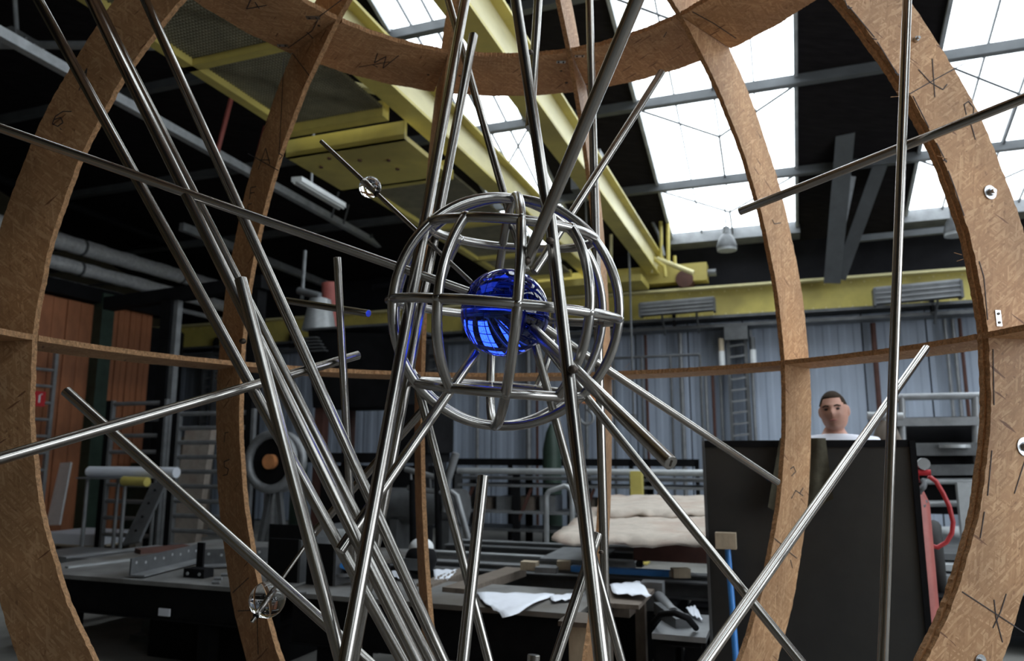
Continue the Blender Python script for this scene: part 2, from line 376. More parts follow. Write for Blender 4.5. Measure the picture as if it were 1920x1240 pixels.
# truss at upper left
tl = empty('roof_truss', H(HV(30, 60, 5.6)), kind='structure')
def tb(a, b, r, m_, v, v2=None, nm='truss_member'):
    g = HM(); g.tube([HV(a[0], a[1], v), HV(b[0], b[1], v2 or v)], r, 12); return g.build(nm, m_, tl)
tb((-60, 84), (378, 86), .055, 'trusspale', 6.4); tb((26, -30), (32, 66), .03, 'trusspale', 6.4); tb((372, 82), (350, 60), .05, 'trusspale', 6.4)
g = HM(); g.prism([HV(*q, 6.38) for q in ((2, 55), (22, 48), (62, 72), (80, 80), (80, 105), (40, 100), (5, 78))], (0, .03, 0)); gp = g.build('gusset_plate', 'trusspale', tl)
for (x, y) in ((50, 72), (66, 84), (50, 90)):
    g = HM(); q = HV(x, y, 6.36); g.tube([q, q+Vector((0, -.03, 0))], .02, 8); g.build('bolt', 'midgrey', tl)
for a, b, vv in (((250, 150), (520, 80), 9), ((200, 190), (560, 120), 10), ((700, 540), (840, 505), 13), ((600, 300), (980, 250), 12)):
    g = HM(); g.bar(HV(*a, vv), HV(*b, vv), .1, .08); g.build('truss_member', 'walldark', tl)
# left crane rail: pale square tube along the hall
rl = HM(); rl.bar((-7.7, 3.2, 6.02), (-7.7, 14.0, 5.76), .11, .12); rl.box((-7.78, 3.2, 6.1), (-7.62, 3.25, 6.2)); rail = rl.build('trim_1', 'trusspale', kind='structure')
for (v_, h_) in ((8.2, .9), (9.0, .8), (11.2, .7), (11.6, .7), (12.6, .8)):
    g = HM(); g.bar((-7.62, v_, 5.8), (-7.5, v_+.1, 5.85+h_), .06, .03); g.build('hanger', 'redpaint' if v_ < 10 else 'grey', rail)
# second rail lower at left ground
rl = HM(); rl.bar(HU(340, 425, -9.5), HU(640, 545, -9.5), .10, .14); rl.build('trim_2', 'midgrey', kind='structure')
# lagged pipes along the left wall
for k, (z, r, mm, nm, lb) in enumerate(((5.22, .15, 'foil', 'lagged_pipe', 'upper foil-lagged pipe running along the ochre left wall'), (4.82, .125, 'foil', 'lagged_pipe', 'lower foil-lagged pipe just under the thicker one on the left wall'),
                                ((4.50), .05, 'palegrey', 'conduit_pipe', 'thin pale pipe running below the two foil-lagged pipes'))):
    rt = empty(nm, H((-11.9, 10.5, z-r)), lb, 'pipe')
    g = HM(); n = 60
    pts = [(-11.9, 5.5+8.5*i/n, z+random.uniform(-.006, .006)) for i in range(n+1)]
    g.tube(pts, r, 20, rr=[r*(1+random.uniform(-.04, .04)*(k < 2)) for _ in pts]); g.build('pipe_run', mm, rt)
    for v in (7.2, 9.6, 12.0):
        g = HM(); g.tube([(-11.9, v, z), (-11.9, v+.05, z)], r+.012, 20); g.build('pipe_clamp', 'grey', rt)
        g = HM(); g.bar((-11.9, v+.02, z), (-14.58, v+.02, z), .04, .04); g.build('bracket_arm', 'grey', rt)
# high dark pipe/duct on left wall
g = HM(); g.tube([(-12.2, 6, 6.15), (-12.2, 13.9, 5.9)], .07, 12); g.bar((-12.2, 6.4, 6.1), (-14.59, 6.4, 6.1), .05, .05); g.bar((-12.2, 12, 5.95), (-14.59, 12, 5.95), .05, .05)
g.build('service_pipe', 'black', None, 'dark service pipe high on the ochre wall above the lagged pipes', 'pipe')
# rusty sliding door leaf with steel post
d1 = empty('door_1', H((-11.6, 9.8, 0)), kind='structure')
def leaf(v0, v1, z1):
    g = HM(); n = 8
    for k in range(n):
        a = v0+(v1-v0)*k/n; b = v0+(v1-v0)*(k+1)/n
        g = HM(); g.box((-11.62-.01*(k % 2), a+.008, 0.02), (-11.55-.01*(k % 2), b-.008, z1-.002*k)); g.build('door_plank', 'rust', d1)
leaf(7.6, 9.72, 4.15); leaf(9.98, 11.05, 4.2)
g = HM(); g.ibeam((-11.5, 9.85, 2.1), (-11.5, 9.850001, 2.1), .1, .1, .01) if False else g.box((-11.62, 9.72, 0), (-11.36, 9.98, 4.35)); g.build('door_post', 'greenpaint', d1)
g = HM(); g.box((-11.7, 7.6, 4.17), (-11.4, 11.3, 4.42)); g.build('door_track', 'black', d1)
g = HM()                                     # rounded dark end of the booth
pr = [(-11.62, 11.05), (-11.5, 11.25), (-11.5, 11.75), (-11.62, 11.95)]
g.prism([(a, b, 0) for a, b in pr], (0, 0, 3.95)); g.build('door_jamb', 'black', d1)
# runway beam of the crane on the back wall
rw = empty('crane_runway', H((-3, 13.9, 3.9)), 'yellow riveted crane runway beam along the blue-grey back wall', 'beam')
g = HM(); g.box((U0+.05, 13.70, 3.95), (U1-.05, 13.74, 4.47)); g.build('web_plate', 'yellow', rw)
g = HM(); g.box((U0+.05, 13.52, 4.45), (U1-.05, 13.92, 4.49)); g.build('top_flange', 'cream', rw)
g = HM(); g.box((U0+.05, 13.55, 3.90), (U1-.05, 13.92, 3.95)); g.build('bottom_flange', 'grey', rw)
g = HM(); g.box((U0+.05, 13.6, 3.74), (U1-.05, 14.0, 3.80)); g.build('cable_tray', 'grey', rw)
g = HM()
for k in range(110):
    u = U0+.5+k*.21
    g.box((u, 13.69, 4.40), (u+.02, 13.70, 4.42)); g.box((u, 13.69, 3.98), (u+.02, 13.70, 4.0))
g.build('rivet_row', 'cream', rw)
for k in range(11):
    u = -12.3+k*2.1
    g = HM(); g.box((u, 13.55, 3.8), (u+.05, 13.70, 4.0)); g.prism([(u, 13.55, 3.95), (u+.05, 13.55, 3.95), (u+.05, 13.55, 4.15), (u, 13.55, 4.1)], (0, .14, 0)); g.build('clip', 'black', rw)
# columns of the back wall
def column(u, name='wall_column'):
    r_ = empty(name, H((u, 13.9, 0)), kind='structure')
    for s_ in (-1, 1):
        g = HM(); g.box((u+s_*.15-.03, 13.75, 0), (u+s_*.15+.03, 13.97, 3.74)); g.build('column_chord', 'grey', r_)
    for k in range(18):
        z = .2+k*.2; g = HM(); g.bar((u-.13, 13.77, z), (u+.13, 13.77, z+.03), .03, .05, (0, 1, 0)); g.build('lacing_bar', 'midgrey', r_)
    g = HM(); g.box((u-.2, 13.6, 3.5), (u+.2, 13.95, 3.75)); g.build('bracket', 'grey', r_)
    return r_
for u in (-12.6, -6.7, -.70, 5.2): column(u)
# light tubes on each side of that column
for s_, nm in ((-1, 'left'), (1, 'right')):
    g = HM(); q = -.70+s_*.27; rt = empty('tube_lamp', H((q, 13.75, 2.95)), 'short upright white tube lamp on the %s side of the grey wall column' % nm, 'lamp')
    g.tube([(q, 13.75, 2.95), (q, 13.75, 3.32)], .055, 12); g.build('tube', 'white', rt)
    g = HM(); g.tube([(q, 13.75, 3.32), (q, 13.75, 3.55)], .05, 12); g.build('socket', 'woodpale' if s_ < 0 else 'grey', rt)
    g = HM(); g.box((q-.03, 13.75, 3.0), (q+.03, 13.98, 3.06)); g.build('bracket', 'grey', rt)
# radiant heaters hanging in front of the runway
def heater(x0, y0, x1, y1, h, v, lb):
    a, b = HV(x0, y0, v), HV(x1, y1, v)
    rt = empty('radiant_heater', H((a+b)/2), lb, 'heater')
    d = (b-a); z = Vector((0, 0, 1)); hh = h
    g = HM(); g.bar(a+z*hh, b+z*hh, .20, .05); g.build('hood', 'midgrey', rt)
    for s_ in (-1, 1):
        g = HM(); g.bar(a+z*hh*.5+Vector((0, s_*.1, 0)), b+z*hh*.5+Vector((0, s_*.1, 0)), .02, hh*.9); g.build('side_plate', 'grey', rt)
    for k in range(3):
        g = HM(); q = Vector((0, -.12, -.02+hh*(.15+.3*k))); g.bar(a+q, b+q, .02, .02); g.build('slat', 'midgrey', rt)
    for q in (a, b):
        g = HM(); g.box((q.x-.02, q.y-.13, q.z-.02), (q.x+.02, q.y+.1, q.z+hh)); g.build('end_plate', 'grey', rt)
    for f_ in (.28, .75):
        q = a+d*f_; g = HM(); g.tube([q-z*.0+Vector((0, .1, 0)), Vector((q.x, 13.72, q.z-.3))], .02, 8); g.build('bracket_arm', 'grey', rt)
heater(1202, 594, 1340, 583, .22, 13.3, 'dark slatted radiant heater on the yellow runway, left of the wall column')
heater(1640, 573, 1802, 558, .26, 13.2, 'pale-topped radiant heater on the yellow runway, nearest the thick right wooden rib')
# conduits on the back wall
cond = [(1210, 640, 1210, 860, .03), (1275, 640, 1278, 850, .045), (1322, 690, 1322, 850, .03), (1335, 690, 1335, 850, .03), (1350, 690, 1350, 850, .03), (1410, 690, 1412, 850, .03),
        (1643, 690, 1660, 860, .045), (1770, 590, 1786, 830, .03), (1785, 590, 1802, 830, .03), (1798, 590, 1812, 830, .03), (896, 640, 892, 880, .04), (990, 640, 990, 880, .06), (1006, 660, 1006, 880, .03), (1098, 690, 1102, 880, .04)]
for i, (a, b, c, d, r) in enumerate(cond):
    g = HM(); q = HV(a, b, 13.95); q2 = HV(c, d, 13.95); g.tube([(q.x, 13.96, 3.72 if i not in (2, 3, 4) else q.z), (q.x, 13.96, .0)], r, 8)
    lbs = ['brown conduit pipe on the back wall just right of the cage', 'thick grey conduit pipe on the back wall midway between the cage and the wall column', 'short grey pipe left of the wall column, farthest from it', 'short brown pipe left of the wall column, middle one of three',
           'short grey pipe left of the wall column, nearest to it', 'grey conduit pipe just right of the laced wall column', 'thick brown conduit pipe on the wall right of the man', 'grey pipe on the wall left of the thick right rib, first of three', 'grey pipe on the wall left of the thick right rib, middle of three',
           'brown pipe on the wall left of the thick right rib, nearest the rib', 'grey pipe on the wall seen below left of the blue ball', 'thick grey pipe on the wall seen below right of the blue ball', 'brown pipe close beside the thick grey one below the blue ball', 'grey pipe on the wall behind the crane hook']
    g.build('conduit_pipe', 'midgrey' if i % 3 else 'brownbox', None, lbs[i], 'pipe', 'conduits down the blue-grey wall')
# faint tubular fence standing against wall
fn = empty('pipe_fence', H(HV(1200, 870, 13.4)), 'low dark pipe fence standing in front of the blue-grey wall', 'fence')
a = HV(1150, 672, 13.4); b = HV(1312, 664, 13.4)
g = HM(); g.tube([(a.x, 13.4, a.z), (b.x, 13.4, a.z)], .025, 8); g.build('top_rail', 'grey', fn)
for k in range(4):
    g = HM(); u = a.x+(b.x-a.x)*k/3; g.tube([(u, 13.4, 0), (u, 13.4, a.z)], .025, 8); g.build('post', 'grey', fn)
# ================================================================ CRANE
cr = empty('bridge_crane', H((-2.5, 9, 4.5)), 'yellow bridge crane with two long girders crossing overhead to the back wall', 'crane')
for u in (-3.18, -2.04):
    g = HM(); g.box((u-.16, .5, 4.82), (u+.0, 13.95, 5.13)); g.build('girder_web', 'cream', cr)  # web paler than the flanges: the light on it is put into the colour
    g = HM(); g.box((u-.20, .5, 4.79), (u+.03, 13.95, 4.82)); g.build('girder_flange', 'yellow', cr)
    g = HM(); g.box((u-.20, .5, 5.13), (u+.10, 13.95, 5.16)); g.build('girder_flange', 'yellow', cr)
    g = HM(); g.bar((u-.05, .5, 5.19), (u-.05, 13.95, 5.19), .05, .06); g.build('trolley_rail', 'grey', cr)
# end carriage on the runway
g = HM(); g.box((-4.4, 13.55, 4.62), (-1.15, 13.9, 4.95)); g.build('end_carriage', 'yellow', cr)
for u in (-4.1, -1.55):
    g = HM(); g.tube([(u, 13.5, 4.66), (u, 13.93, 4.66)], .16, 20); g.build('wheel', 'brownbox', cr)
g = HM(); g.tube([(-1.15, 13.72, 4.78), (-1.0, 13.72, 4.78)], .07, 12); g.build('buffer', 'grey', cr)
# hand rail and braces at the crane end, right
def crail(pts, r, m_='cream', v=13.2):
    g = HM(); g.tube([HV(x, y, v) for x, y in pts], r, 8); g.build('crane_handrail', m_, cr)
crail([(1150, 392), (1190, 372), (1190, 455)], .04); crail([(1238, 355), (1240, 490)], .035, 'yellow'); crail([(1252, 395), (1253, 490)], .035, 'yellow')
crail([(1208, 470), (1246, 500), (1248, 520)], .04, 'yellow'); crail([(1215, 400), (1235, 440), (1245, 480)], .03, 'midgrey')
crail([(1222, 455), (1222, 512)], .025, 'cream'); crail([(1232, 485), (1300, 512)], .045, 'cream'); crail([(1146, 440), (1146, 500)], .03, 'cream')
crail([(1265, 480), (1266, 500)], .03, 'yellow')
# walkway beside the left girder: frame + grating
g = HM(); g.box((-4.62, 1.5, 4.74), (-4.52, 6.0, 4.86)); g.build('walkway_frame', 'yellow', cr)
g = HM(); g.box((-4.62, 5.86, 4.72), (-3.46, 5.98, 4.88)); g.build('walkway_frame', 'yellow', cr)
g = HM(); g.box((-4.62, 3.25, 4.74), (-3.46, 3.35, 4.86)); g.build('walkway_frame', 'yellow', cr)
g = HM(); g.box((-4.62, 4.52, 4.74), (-3.46, 4.60, 4.86)); g.build('walkway_frame', 'yellow', cr)
def grating(u0, u1, v0, v1, z):
    g = HM(); u = u0
    while u < u1: g.box((u, v0, z), (u+.006, v1, z+.03)); u += .03
    v = v0
    while v < v1: g.box((u0, v, z+.004), (u1, v+.012, z+.026)); v += .035
    g.build('grating', 'grate', cr, kind='stuff')
grating(-4.53, -3.46, 1.5, 5.88, 4.80)
for (q0, q1) in (((-4.5, 3.4, 4.95), (-3.5, 4.5, 4.95)), ((-4.5, 4.6, 4.95), (-3.5, 5.8, 4.95)), ((-4.5, 5.8, 4.95), (-3.5, 4.7, 4.95))):
    g = HM(); g.bar(q0, q1, .08, .04); g.build('brace', 'cream', cr)
g = HM(); g.box((-4.75, 6.1, 4.57), (-3.35, 7.2, 4.62)); g.build('drive_tray', 'yellow', cr)
for v in (6.1, 7.15):
    g = HM(); g.box((-4.75, v, 4.57), (-3.35, v+.05, 4.76)); g.build('drive_tray_side', 'yellow', cr)
for k in range(7):
    u = -4.6+random.random()*1.1; v = 6.25+random.random()*.95
    g = HM(); g.tube([(u, v, 4.555), (u, v, 4.57)], .022, 8); g.build('bolt', 'brownbox', cr)
grating(-4.6, -3.46, 7.5, 12.6, 4.72)
g = HM(); g.box((-4.70, 7.4, 4.66), (-4.60, 13.6, 4.80)); g.build('walkway_frame', 'yellow', cr)
for v in (7.4, 9.2, 11, 12.6):
    g = HM(); g.box((-4.7, v, 4.66), (-3.46, v+.1, 4.78)); g.build('walkway_frame', 'yellow', cr)
g = HM(); g.box((-4.6, 12.7, 4.5), (-2.2, 13.5, 4.62)); g.build('end_platform', 'yellow', cr)
# trolley junk between/right of the girders
for k, (x, y, s_) in enumerate(((1088, 330, .22), (1020, 70, .12), (1040, 110, .12), (1120, 300, .12))):
    q = HV(x, y, 9.5); g = HM(); g.box((q.x-s_/2, 9.4, q.z-s_), (q.x+s_/2, 9.7, q.z+s_)); g.build('hoist_gear', 'grey', cr)
# hanging cable and hook
hk = empty('hoist_hook', H(HV(1100, 800, 9.5)), 'dark steel crane hook with an orange block hanging on a cable behind the cage', 'hook')
q = HV(1105, 750, 9.5); g = HM(); g.box((q.x-.08, 9.42, q.z-.05), (q.x+.08, 9.58, q.z+.12)); g.build('hook_block', 'orange', hk)
g = HM(); g.tube([(q.x, 9.5, q.z+.1), (q.x, 9.5, roofz(9.5)+.02)], .012, 6); g.build('cable', 'grey', hk)
g = HM(); c_ = HV(1100, 783, 9.5)
g.tube([(q.x, 9.5, q.z-.05), (q.x, 9.5, c_.z+.1)]+[(c_.x+.09*math.sin(a_), 9.5, c_.z+.09*math.cos(a_)) for a_ in [i*.35 for i in range(0, 14)]], .02, 10); g.build('hook', 'midgrey', hk)
g = HM(); q = HV(1184, 640, 12); g.tube([(q.x, 12, 4.9), (q.x, 12, q.z-1.2)], .02, 6); g.tube([(q.x, 12, q.z-1.2), (q.x, 12, q.z-1.35)], .05, 8)
g.build('pendant_cable', 'grey', None, 'thin grey pendant cable hanging from the crane in front of the back wall', 'cable')
# ---------------- lamps
def batten(x, y, x2, y2, v, v2, lb):
    a, b = HV(x, y, v), HV(x2, y2, v2); rt = empty('batten_lamp', H((a+b)/2), lb, 'lamp')
    g = HM(); g.bar(a, b, .16, .07); g.build('housing', 'white', rt)
    for s_ in (-.04, .04):
        g = HM(); o_ = Vector((s_, 0, -.05)); g.tube([a+o_, b+o_], .016, 10); g.build('tube', 'white', rt)
    c = a.lerp(b, .3); g = HM(); g.tube([c+Vector((0, 0, .03)), (c.x, c.y, roofz(c.y))], .018, 8); g.build('suspension_rod', 'trusspale', rt)
batten(556, 336, 640, 386, 8.2, 9.6, 'white fluorescent batten lamp hanging on a rod below the crane tray')
def dome(x, y, v, r, lb):
    q = HV(x, y, v); rt = empty('dome_lamp', H(q), lb, 'lamp'); g = HM(); n = 10
    g.tube([(q.x, q.y, q.z+r*1.6*k/n) for k in range(n+1)], r, 20, rr=[r*math.sqrt(max(.03, 1-(k/n)**1.6)) for k in range(n+1)]); g.build('shade', 'grey', rt)
    g = HM(); g.tube([(q.x, q.y, q.z-.04), (q.x, q.y, q.z+.02)], r*.95, 20); g.build('lens', 'palegrey', rt)
    g = HM(); g.tube([(q.x, q.y, q.z+r*1.5), (q.x, q.y, q.z+r*2.2)], r*.35, 12); g.build('ballast', 'midgrey', rt)
    g = HM(); g.tube([(q.x, q.y, q.z+r*2.1), (q.x, q.y, roofz(q.y))], .015, 6); g.build('suspension_rod', 'grey', rt)
dome(1363, 466, 12.6, .17, 'grey dome lamp hanging in front of the lower edge of the middle skylight')
dome(1793, 437, 11.5, .16, 'grey dome lamp hanging beside the thick right wooden rib')
# ================================================================ WOODEN GLOBE FORMWORK
SC = Vector((-.032, 2.30, CAM_Z+.4355)); RI, RO, TH = 1.818, 2.077, .022
wf = empty('wooden_globe_frame', (SC.x, SC.y, 0), 'large open globe formwork of strand-board ribs and rings around the steel sculpture', 'formwork')
AZ = [-138, -106, -75.7, -44.9, -14.6, 16.8, 47.2, 76.8, 107, 138]
def arcmesh(ri, ro, th, a0, a1, n, flat, z0=None, jit=.0022):
    """flat=False: arc in local xz-plane, thickness y. flat=True: arc in local xy-plane, thickness z."""
    vs, fs, mi = [], [], []
    for i in range(n+1):
        a = a0+(a1-a0)*i/n
        r1 = ri+random.uniform(-jit, jit)+.002*math.sin(i*.31); r2 = ro+random.uniform(-jit, jit)+.003*math.sin(i*.23+1)
        for r in (r1, r2):
            x, z = r*math.cos(a), r*math.sin(a)
            if z0 is not None and z < z0: x = x*1.0; z = z0
            for t_ in (-th/2, th/2):
                tj = t_+random.uniform(-.0004, .0004)
                vs.append((x, z, tj) if flat else (x, tj, z))
    for i in range(n):
        b = i*4; c = b+4     # order: r1-,r1+,r2-,r2+
        fs += [(b, c, c+1, b+1), (b+2, b+3, c+3, c+2), (b, b+2, c+2, c), (b+1, c+1, c+3, b+3)]; mi += [1, 1, 0, 0]
    fs += [(0, 1, 3, 2), (n*4, n*4+2, n*4+3, n*4+1)]; mi += [1, 1]
    return vs, fs, mi
def wood_obj(name, data, flat, loc, rz, par):
    vs, fs, mi = data
    me = bpy.data.meshes.new(name); me.from_pydata(vs, [], fs); me.materials.append(M['osb_flat' if flat else 'osb']); me.materials.append(M['osb_edge'])
    me.polygons.foreach_set('material_index', mi); me.update()
    import bmesh
    bm = bmesh.new(); bm.from_mesh(me); bmesh.ops.recalc_face_normals(bm, faces=bm.faces); bm.to_mesh(me); bm.free()
    o = bpy.data.objects.new(name, me); C.objects.link(o); o.parent = par; o.location = Vector(loc)-WL[par]; o.rotation_euler = (0, 0, rz)
    return o
ribs = {}
zmin = -(SC.z)+.0
for az in AZ:
    a = math.radians(az)
    rz = math.pi/2 - a                     # local +x points to (sin a, cos a)
    amax = 1.42
    lo = -math.asin(min(.999, SC.z/RO))
    o = wood_obj('rib', arcmesh(RI, RO, TH, -1.35, amax, 300, False, zmin), False, SC, rz, wf)
    ribs[az] = (a, o)
    if az == 76.8:                         # doubled rib
        o2 = wood_obj('rib_backing', arcmesh(RI+.006, RO, TH, -1.35, amax, 300, False, zmin), False, SC, rz, wf)
        off = Vector((math.cos(a), -math.sin(a), 0))*(.5*TH+TH*.5)*1.0
        o2.location = o2.location+off
def ring(zr, name):
    ri = math.sqrt(RI**2-zr**2); ro = math.sqrt(RO**2-zr**2)
    az = sorted(AZ)
    for i in range(len(az)-1):           # open towards the photographer
        a0 = math.radians(az[i]); a1 = math.radians(az[i+1])
        g0 = (TH*.5+.002)/ri
        wood_obj('ring_segment', arcmesh(ri, ro, TH, math.pi/2-a1+g0, math.pi/2-a0-g0, 90, True), True, (SC.x, SC.y, SC.z+zr), 0, wf)
    return ri, ro
EQ_Z = -TH/2; ring(EQ_Z, 'eq')
UP_Z = (2.0859-.4734)*.92; ring(UP_Z, 'up')
# crown: small hub ring at the top, where the ribs meet
wood_obj('ring_segment', arcmesh(.02, .62, TH, 0, 2*math.pi, 48, True), True, (SC.x, SC.y, SC.z+RO*.98-.02), 0, wf)
# marks and fittings on the boards ---------------------------------------
def rib_plane(az, side_off=None):
    a = math.radians(az); n = Vector((math.cos(a), -math.sin(a), 0))
    toc = Vector((0, 0, CAM_Z))-SC
    s_ = 1 if n.dot(toc) > 0 else -1
    return SC + n*s_*((TH*1.5 if az == 76.8 else TH/2)+.0012), n*s_      # the doubled rib's face is one board further out
def on_plane(x, y, pl):
    o_, n = pl; d = ray(x, y); c = Vector((0, 0, CAM_Z)); k = n.dot(o_-c)/n.dot(d); return c+d*k
def stroke(par, pl, pts, wd=.0035, nm='pencil_mark', m_='pencil'):
    q = [on_plane(x, y, pl) for x, y in pts]; g = MB()
    for i in range(len(q)-1): g.bar(q[i], q[i+1], wd, .0012, pl[1])
    o = g.build(nm, m_); o.parent = par
    pw = par_world(par); o.matrix_parent_inverse = pw.inverted(); return o
def par_world(par):
    mw = Matrix.Translation(WL[wf]) if par != wf else Matrix.Translation(WL[wf])
    if par == wf: return mw
    return mw @ (Matrix.Translation(par.location) @ Matrix.Rotation(par.rotation_euler[2], 4, 'Z'))
L1, L2, R2, R1, C1, C2 = -75.7, -44.9, 47.2, 76.8, -14.6, 16.8
pL1, pL2, pR2, pR1 = rib_plane(L1), rib_plane(L2), rib_plane(R2), rib_plane(R1)
for pts in ([(134, 209), (118, 209), (104, 218), (98, 232), (108, 237), (118, 230), (114, 220), (102, 224)], [(113, 241), (115, 243)], [(163, 128), (160, 155)], [(163, 128), (156, 142)], [(163, 128), (148, 170)]):
    stroke(ribs[L1][1], pL1, pts)
for pts in ([(542, 92), (580, 142)], [(532, 108), (528, 200), (523, 290)], [(523, 288), (530, 292), (524, 299)], [(465, 288), (522, 320)], [(498, 278), (484, 318)], [(498, 278), (506, 308)], [(487, 300), (506, 300)],
            [(470, 352), (468, 374)], [(470, 352), (480, 350)], [(469, 362), (477, 361)], [(472, 382), (465, 384), (464, 392), (471, 396), (468, 404), (461, 404)],
            [(422, 812), (420, 830)], [(422, 812), (428, 811)], [(430, 862), (420, 866), (421, 876), (428, 880), (426, 890), (418, 892)], [(436, 1112), (466, 1084)], [(446, 1146), (474, 1145)], [(482, 1160), (484, 1228)]):
    stroke(ribs[L2][1], pL2, pts, .004)
for pts in ([(1706, 176), (1755, 148), (1812, 117)], [(1748, 110), (1753, 182)], [(1722, 130), (1745, 155), (1768, 168), (1776, 158)], [(1812, 215), (1808, 196), (1816, 190), (1826, 202), (1824, 225)], [(1820, 230), (1829, 262)],
            [(1590, 10), (1640, 70)], [(1584, 0), (1590, 16), (1598, 14)], [(1645, 78), (1684, 142)], [(1636, 72), (1644, 74)], [(1678, 136), (1690, 142)], [(1712, 180), (1742, 240)], [(1756, 268), (1775, 305)], [(1768, 300), (1776, 302)],
            [(1778, 320), (1790, 352), (1808, 405)], [(1836, 490), (1845, 520), (1852, 600)], [(1862, 655), (1864, 760)], [(1860, 845), (1852, 930)], [(1846, 960), (1838, 1010)],
            [(1804, 1110), (1920, 1186)], [(1887, 1114), (1876, 1148), (1862, 1178)], [(1864, 1125), (1868, 1160), (1880, 1205)], [(1921, 866), (1902, 926)]):
    stroke(ribs[R1][1], pR1, pts, .0035)
for pts in ([(1482, 880), (1488, 875), (1492, 885), (1484, 893)], [(1484, 935), (1492, 920), (1506, 930)], [(1500, 925), (1506, 915)], [(1452, 1010), (1478, 1032)], [(1480, 1036), (1494, 1047)], [(1482, 1050), (1486, 1066)], [(1448, 412), (1452, 420), (1464, 418)]):
    stroke(ribs[R2][1], pR2, pts, .004)
up_pl = (SC+Vector((0, 0, UP_Z-TH/2-.0012)), Vector((0, 0, -1)))
for pts in ([(672, 126), (730, 116)], [(708, 100), (702, 118), (724, 106), (718, 128), (748, 104)], [(700, 122), (708, 126)], [(470, 0), (462, 17), (500, 10)], [(478, 4), (486, 16)],
            [(540, 90), (585, 58), (600, 30), (640, 0)], [(1250, 60), (1244, 70)], [(1298, 22), (1340, 45), (1380, 72)], [(575, 60), (590, 75)]):
    stroke(wf, up_pl, pts, .004)
eq_in = None
def fitting(par, pl, x, y, kind_, r=.02):
    q = on_plane(x, y, pl); n = pl[1]; g = MB()
    up = Vector((0, 0, 1)) if abs(n.z) < .9 else Vector((0, 1, 0))
    s_ = up.cross(n).normalized(); up = n.cross(s_)
    pw = par_world(par)
    def fin(g, nm, m_):
        o = g.build(nm, m_); o.parent = par; o.matrix_parent_inverse = pw.inverted(); return o
    if kind_ == 'washer':
        g.tube([q, q+n*.003], r, 28); g.tube([q+n*.003, q+n*.0035], r*.97, 28); fin(g, 'washer', 'zinc')
        g = MB(); g.tube([q+n*.003, q+n*.014], r*.52, 6); fin(g, 'nut', 'zinc')
        g = MB(); g.tube([q+n*.003, q+n*.024], r*.3, 14); fin(g, 'bolt', 'zinc')
    elif kind_ == 'nut':
        g.tube([q, q+n*.012], r, 6); fin(g, 'nut', 'zinc'); g = MB(); g.tube([q, q+n*.022], r*.55, 12); fin(g, 'bolt', 'zinc')
    elif kind_ == 'bracket':
        a_, b_ = r; g.prism([q-s_*a_-up*b_, q+s_*a_-up*b_, q+s_*a_+up*b_, q-s_*a_+up*b_], n*.002); fin(g, 'bracket', 'zinc')
        dd = s_*a_*.55 if a_ > b_ else up*b_*.55
        for k in (-1, 1):
            g = MB(); g.tube([q+dd*k+n*.002, q+dd*k+n*.005], min(a_, b_)*.45, 10); fin(g, 'screw', 'weld')
    else:
        g.tube([q, q+n*.002], r, 10); fin(g, 'screw', 'weld')
fitting(ribs[R1][1], pR1, 1856, 361, 'washer', .028); fitting(ribs[R1][1], pR1, 1716, 75, 'nut', .011); fitting(ribs[R1][1], pR1, 1872, 597, 'bracket', (.012, .03))
fitting(ribs[R1][1], pR1, 1921, 838, 'washer', .034); fitting(ribs[R1][1], pR1, 1838, 1240, 'washer', .022)
for (x, y, k, r) in ((1052, 116, 'bracket', (.022, .011)), (1087, 105, 'bracket', (.024, .010)), (587, 33, 'bracket', (.03, .012)), (530, 85, 'bracket', (.024, .01)), (1062, 155, 'screw', .008), (1052, 133, 'screw', .006), (1100, 158, 'screw', .006),
                     (862, 142, 'screw', .007), (1287, 52, 'screw', .008), (598, 48, 'screw', .006), (803, 140, 'screw', .006)):
    fitting(wf, up_pl, x, y, k, r)
fitting(ribs[L2][1], pL2, 406, 705, 'bracket', (.008, .022))
# loose splinters on the right rib's inner edge
for (x, y, a_, b_) in ((1688, 180, -18, 2), (1700, 178, -20, -6), (1797, 478, -8, -4), (1800, 486, -6, 4), (1770, 298, -14, -6), (1172, 690, 8, -8)):
    p_ = on_plane(x+6, y, pR1) if x > 1300 else W(x, y, 4.0); p2 = on_plane(x+a_, y+b_, pR1) if x > 1300 else W(x+a_, y+b_, 4.0)
    g = MB(); g.bar(p_, p2, .003, .0015); o = g.build('splinter', 'osb_edge', wf)
# ================================================================ STEEL SCULPTURE
sc = empty('steel_globe_sculpture', (SC.x, SC.y, 0), 'brushed steel globe cage with a blue glass ball and long crossing rods', 'sculpture')
g = MB(); g.tube([(SC.x, SC.y, 0), (SC.x, SC.y, .22)], .36, 64); g.build('base_drum', 'grey', sc, label='low round steel base drum')
# --- cage
CC = W(945, 584, 2.30); CR, TR = .362, .0150
tilt = Matrix.Rotation(math.radians(5), 3, 'Y') @ Matrix.Rotation(math.radians(7.0), 3, 'X')
cage = empty('globe_cage', CC); cage.parent = sc; cage.location = CC-WL[sc]
def cpt(lat, lon, r=CR):                     # lon 0 = toward camera, + to the right
    return CC + tilt @ Vector((r*math.cos(lat)*math.sin(lon), -r*math.cos(lat)*math.cos(lon), r*math.sin(lat)))
LATS = math.radians(43)
for d in (7, 79, 115):                       # full circles (a pair of half meridians each)
    lon = math.radians(d)
    g = MB(); n = 72; pts = []
    for i in range(n):
        a = 2*math.pi*i/n; pts.append(CC+tilt @ Vector((CR*math.cos(a)*math.sin(lon), -CR*math.cos(a)*math.cos(lon), CR*math.sin(a))))
    g.tube(pts, TR, 20, closed=True); g.build('meridian_tube', 'cage', cage)
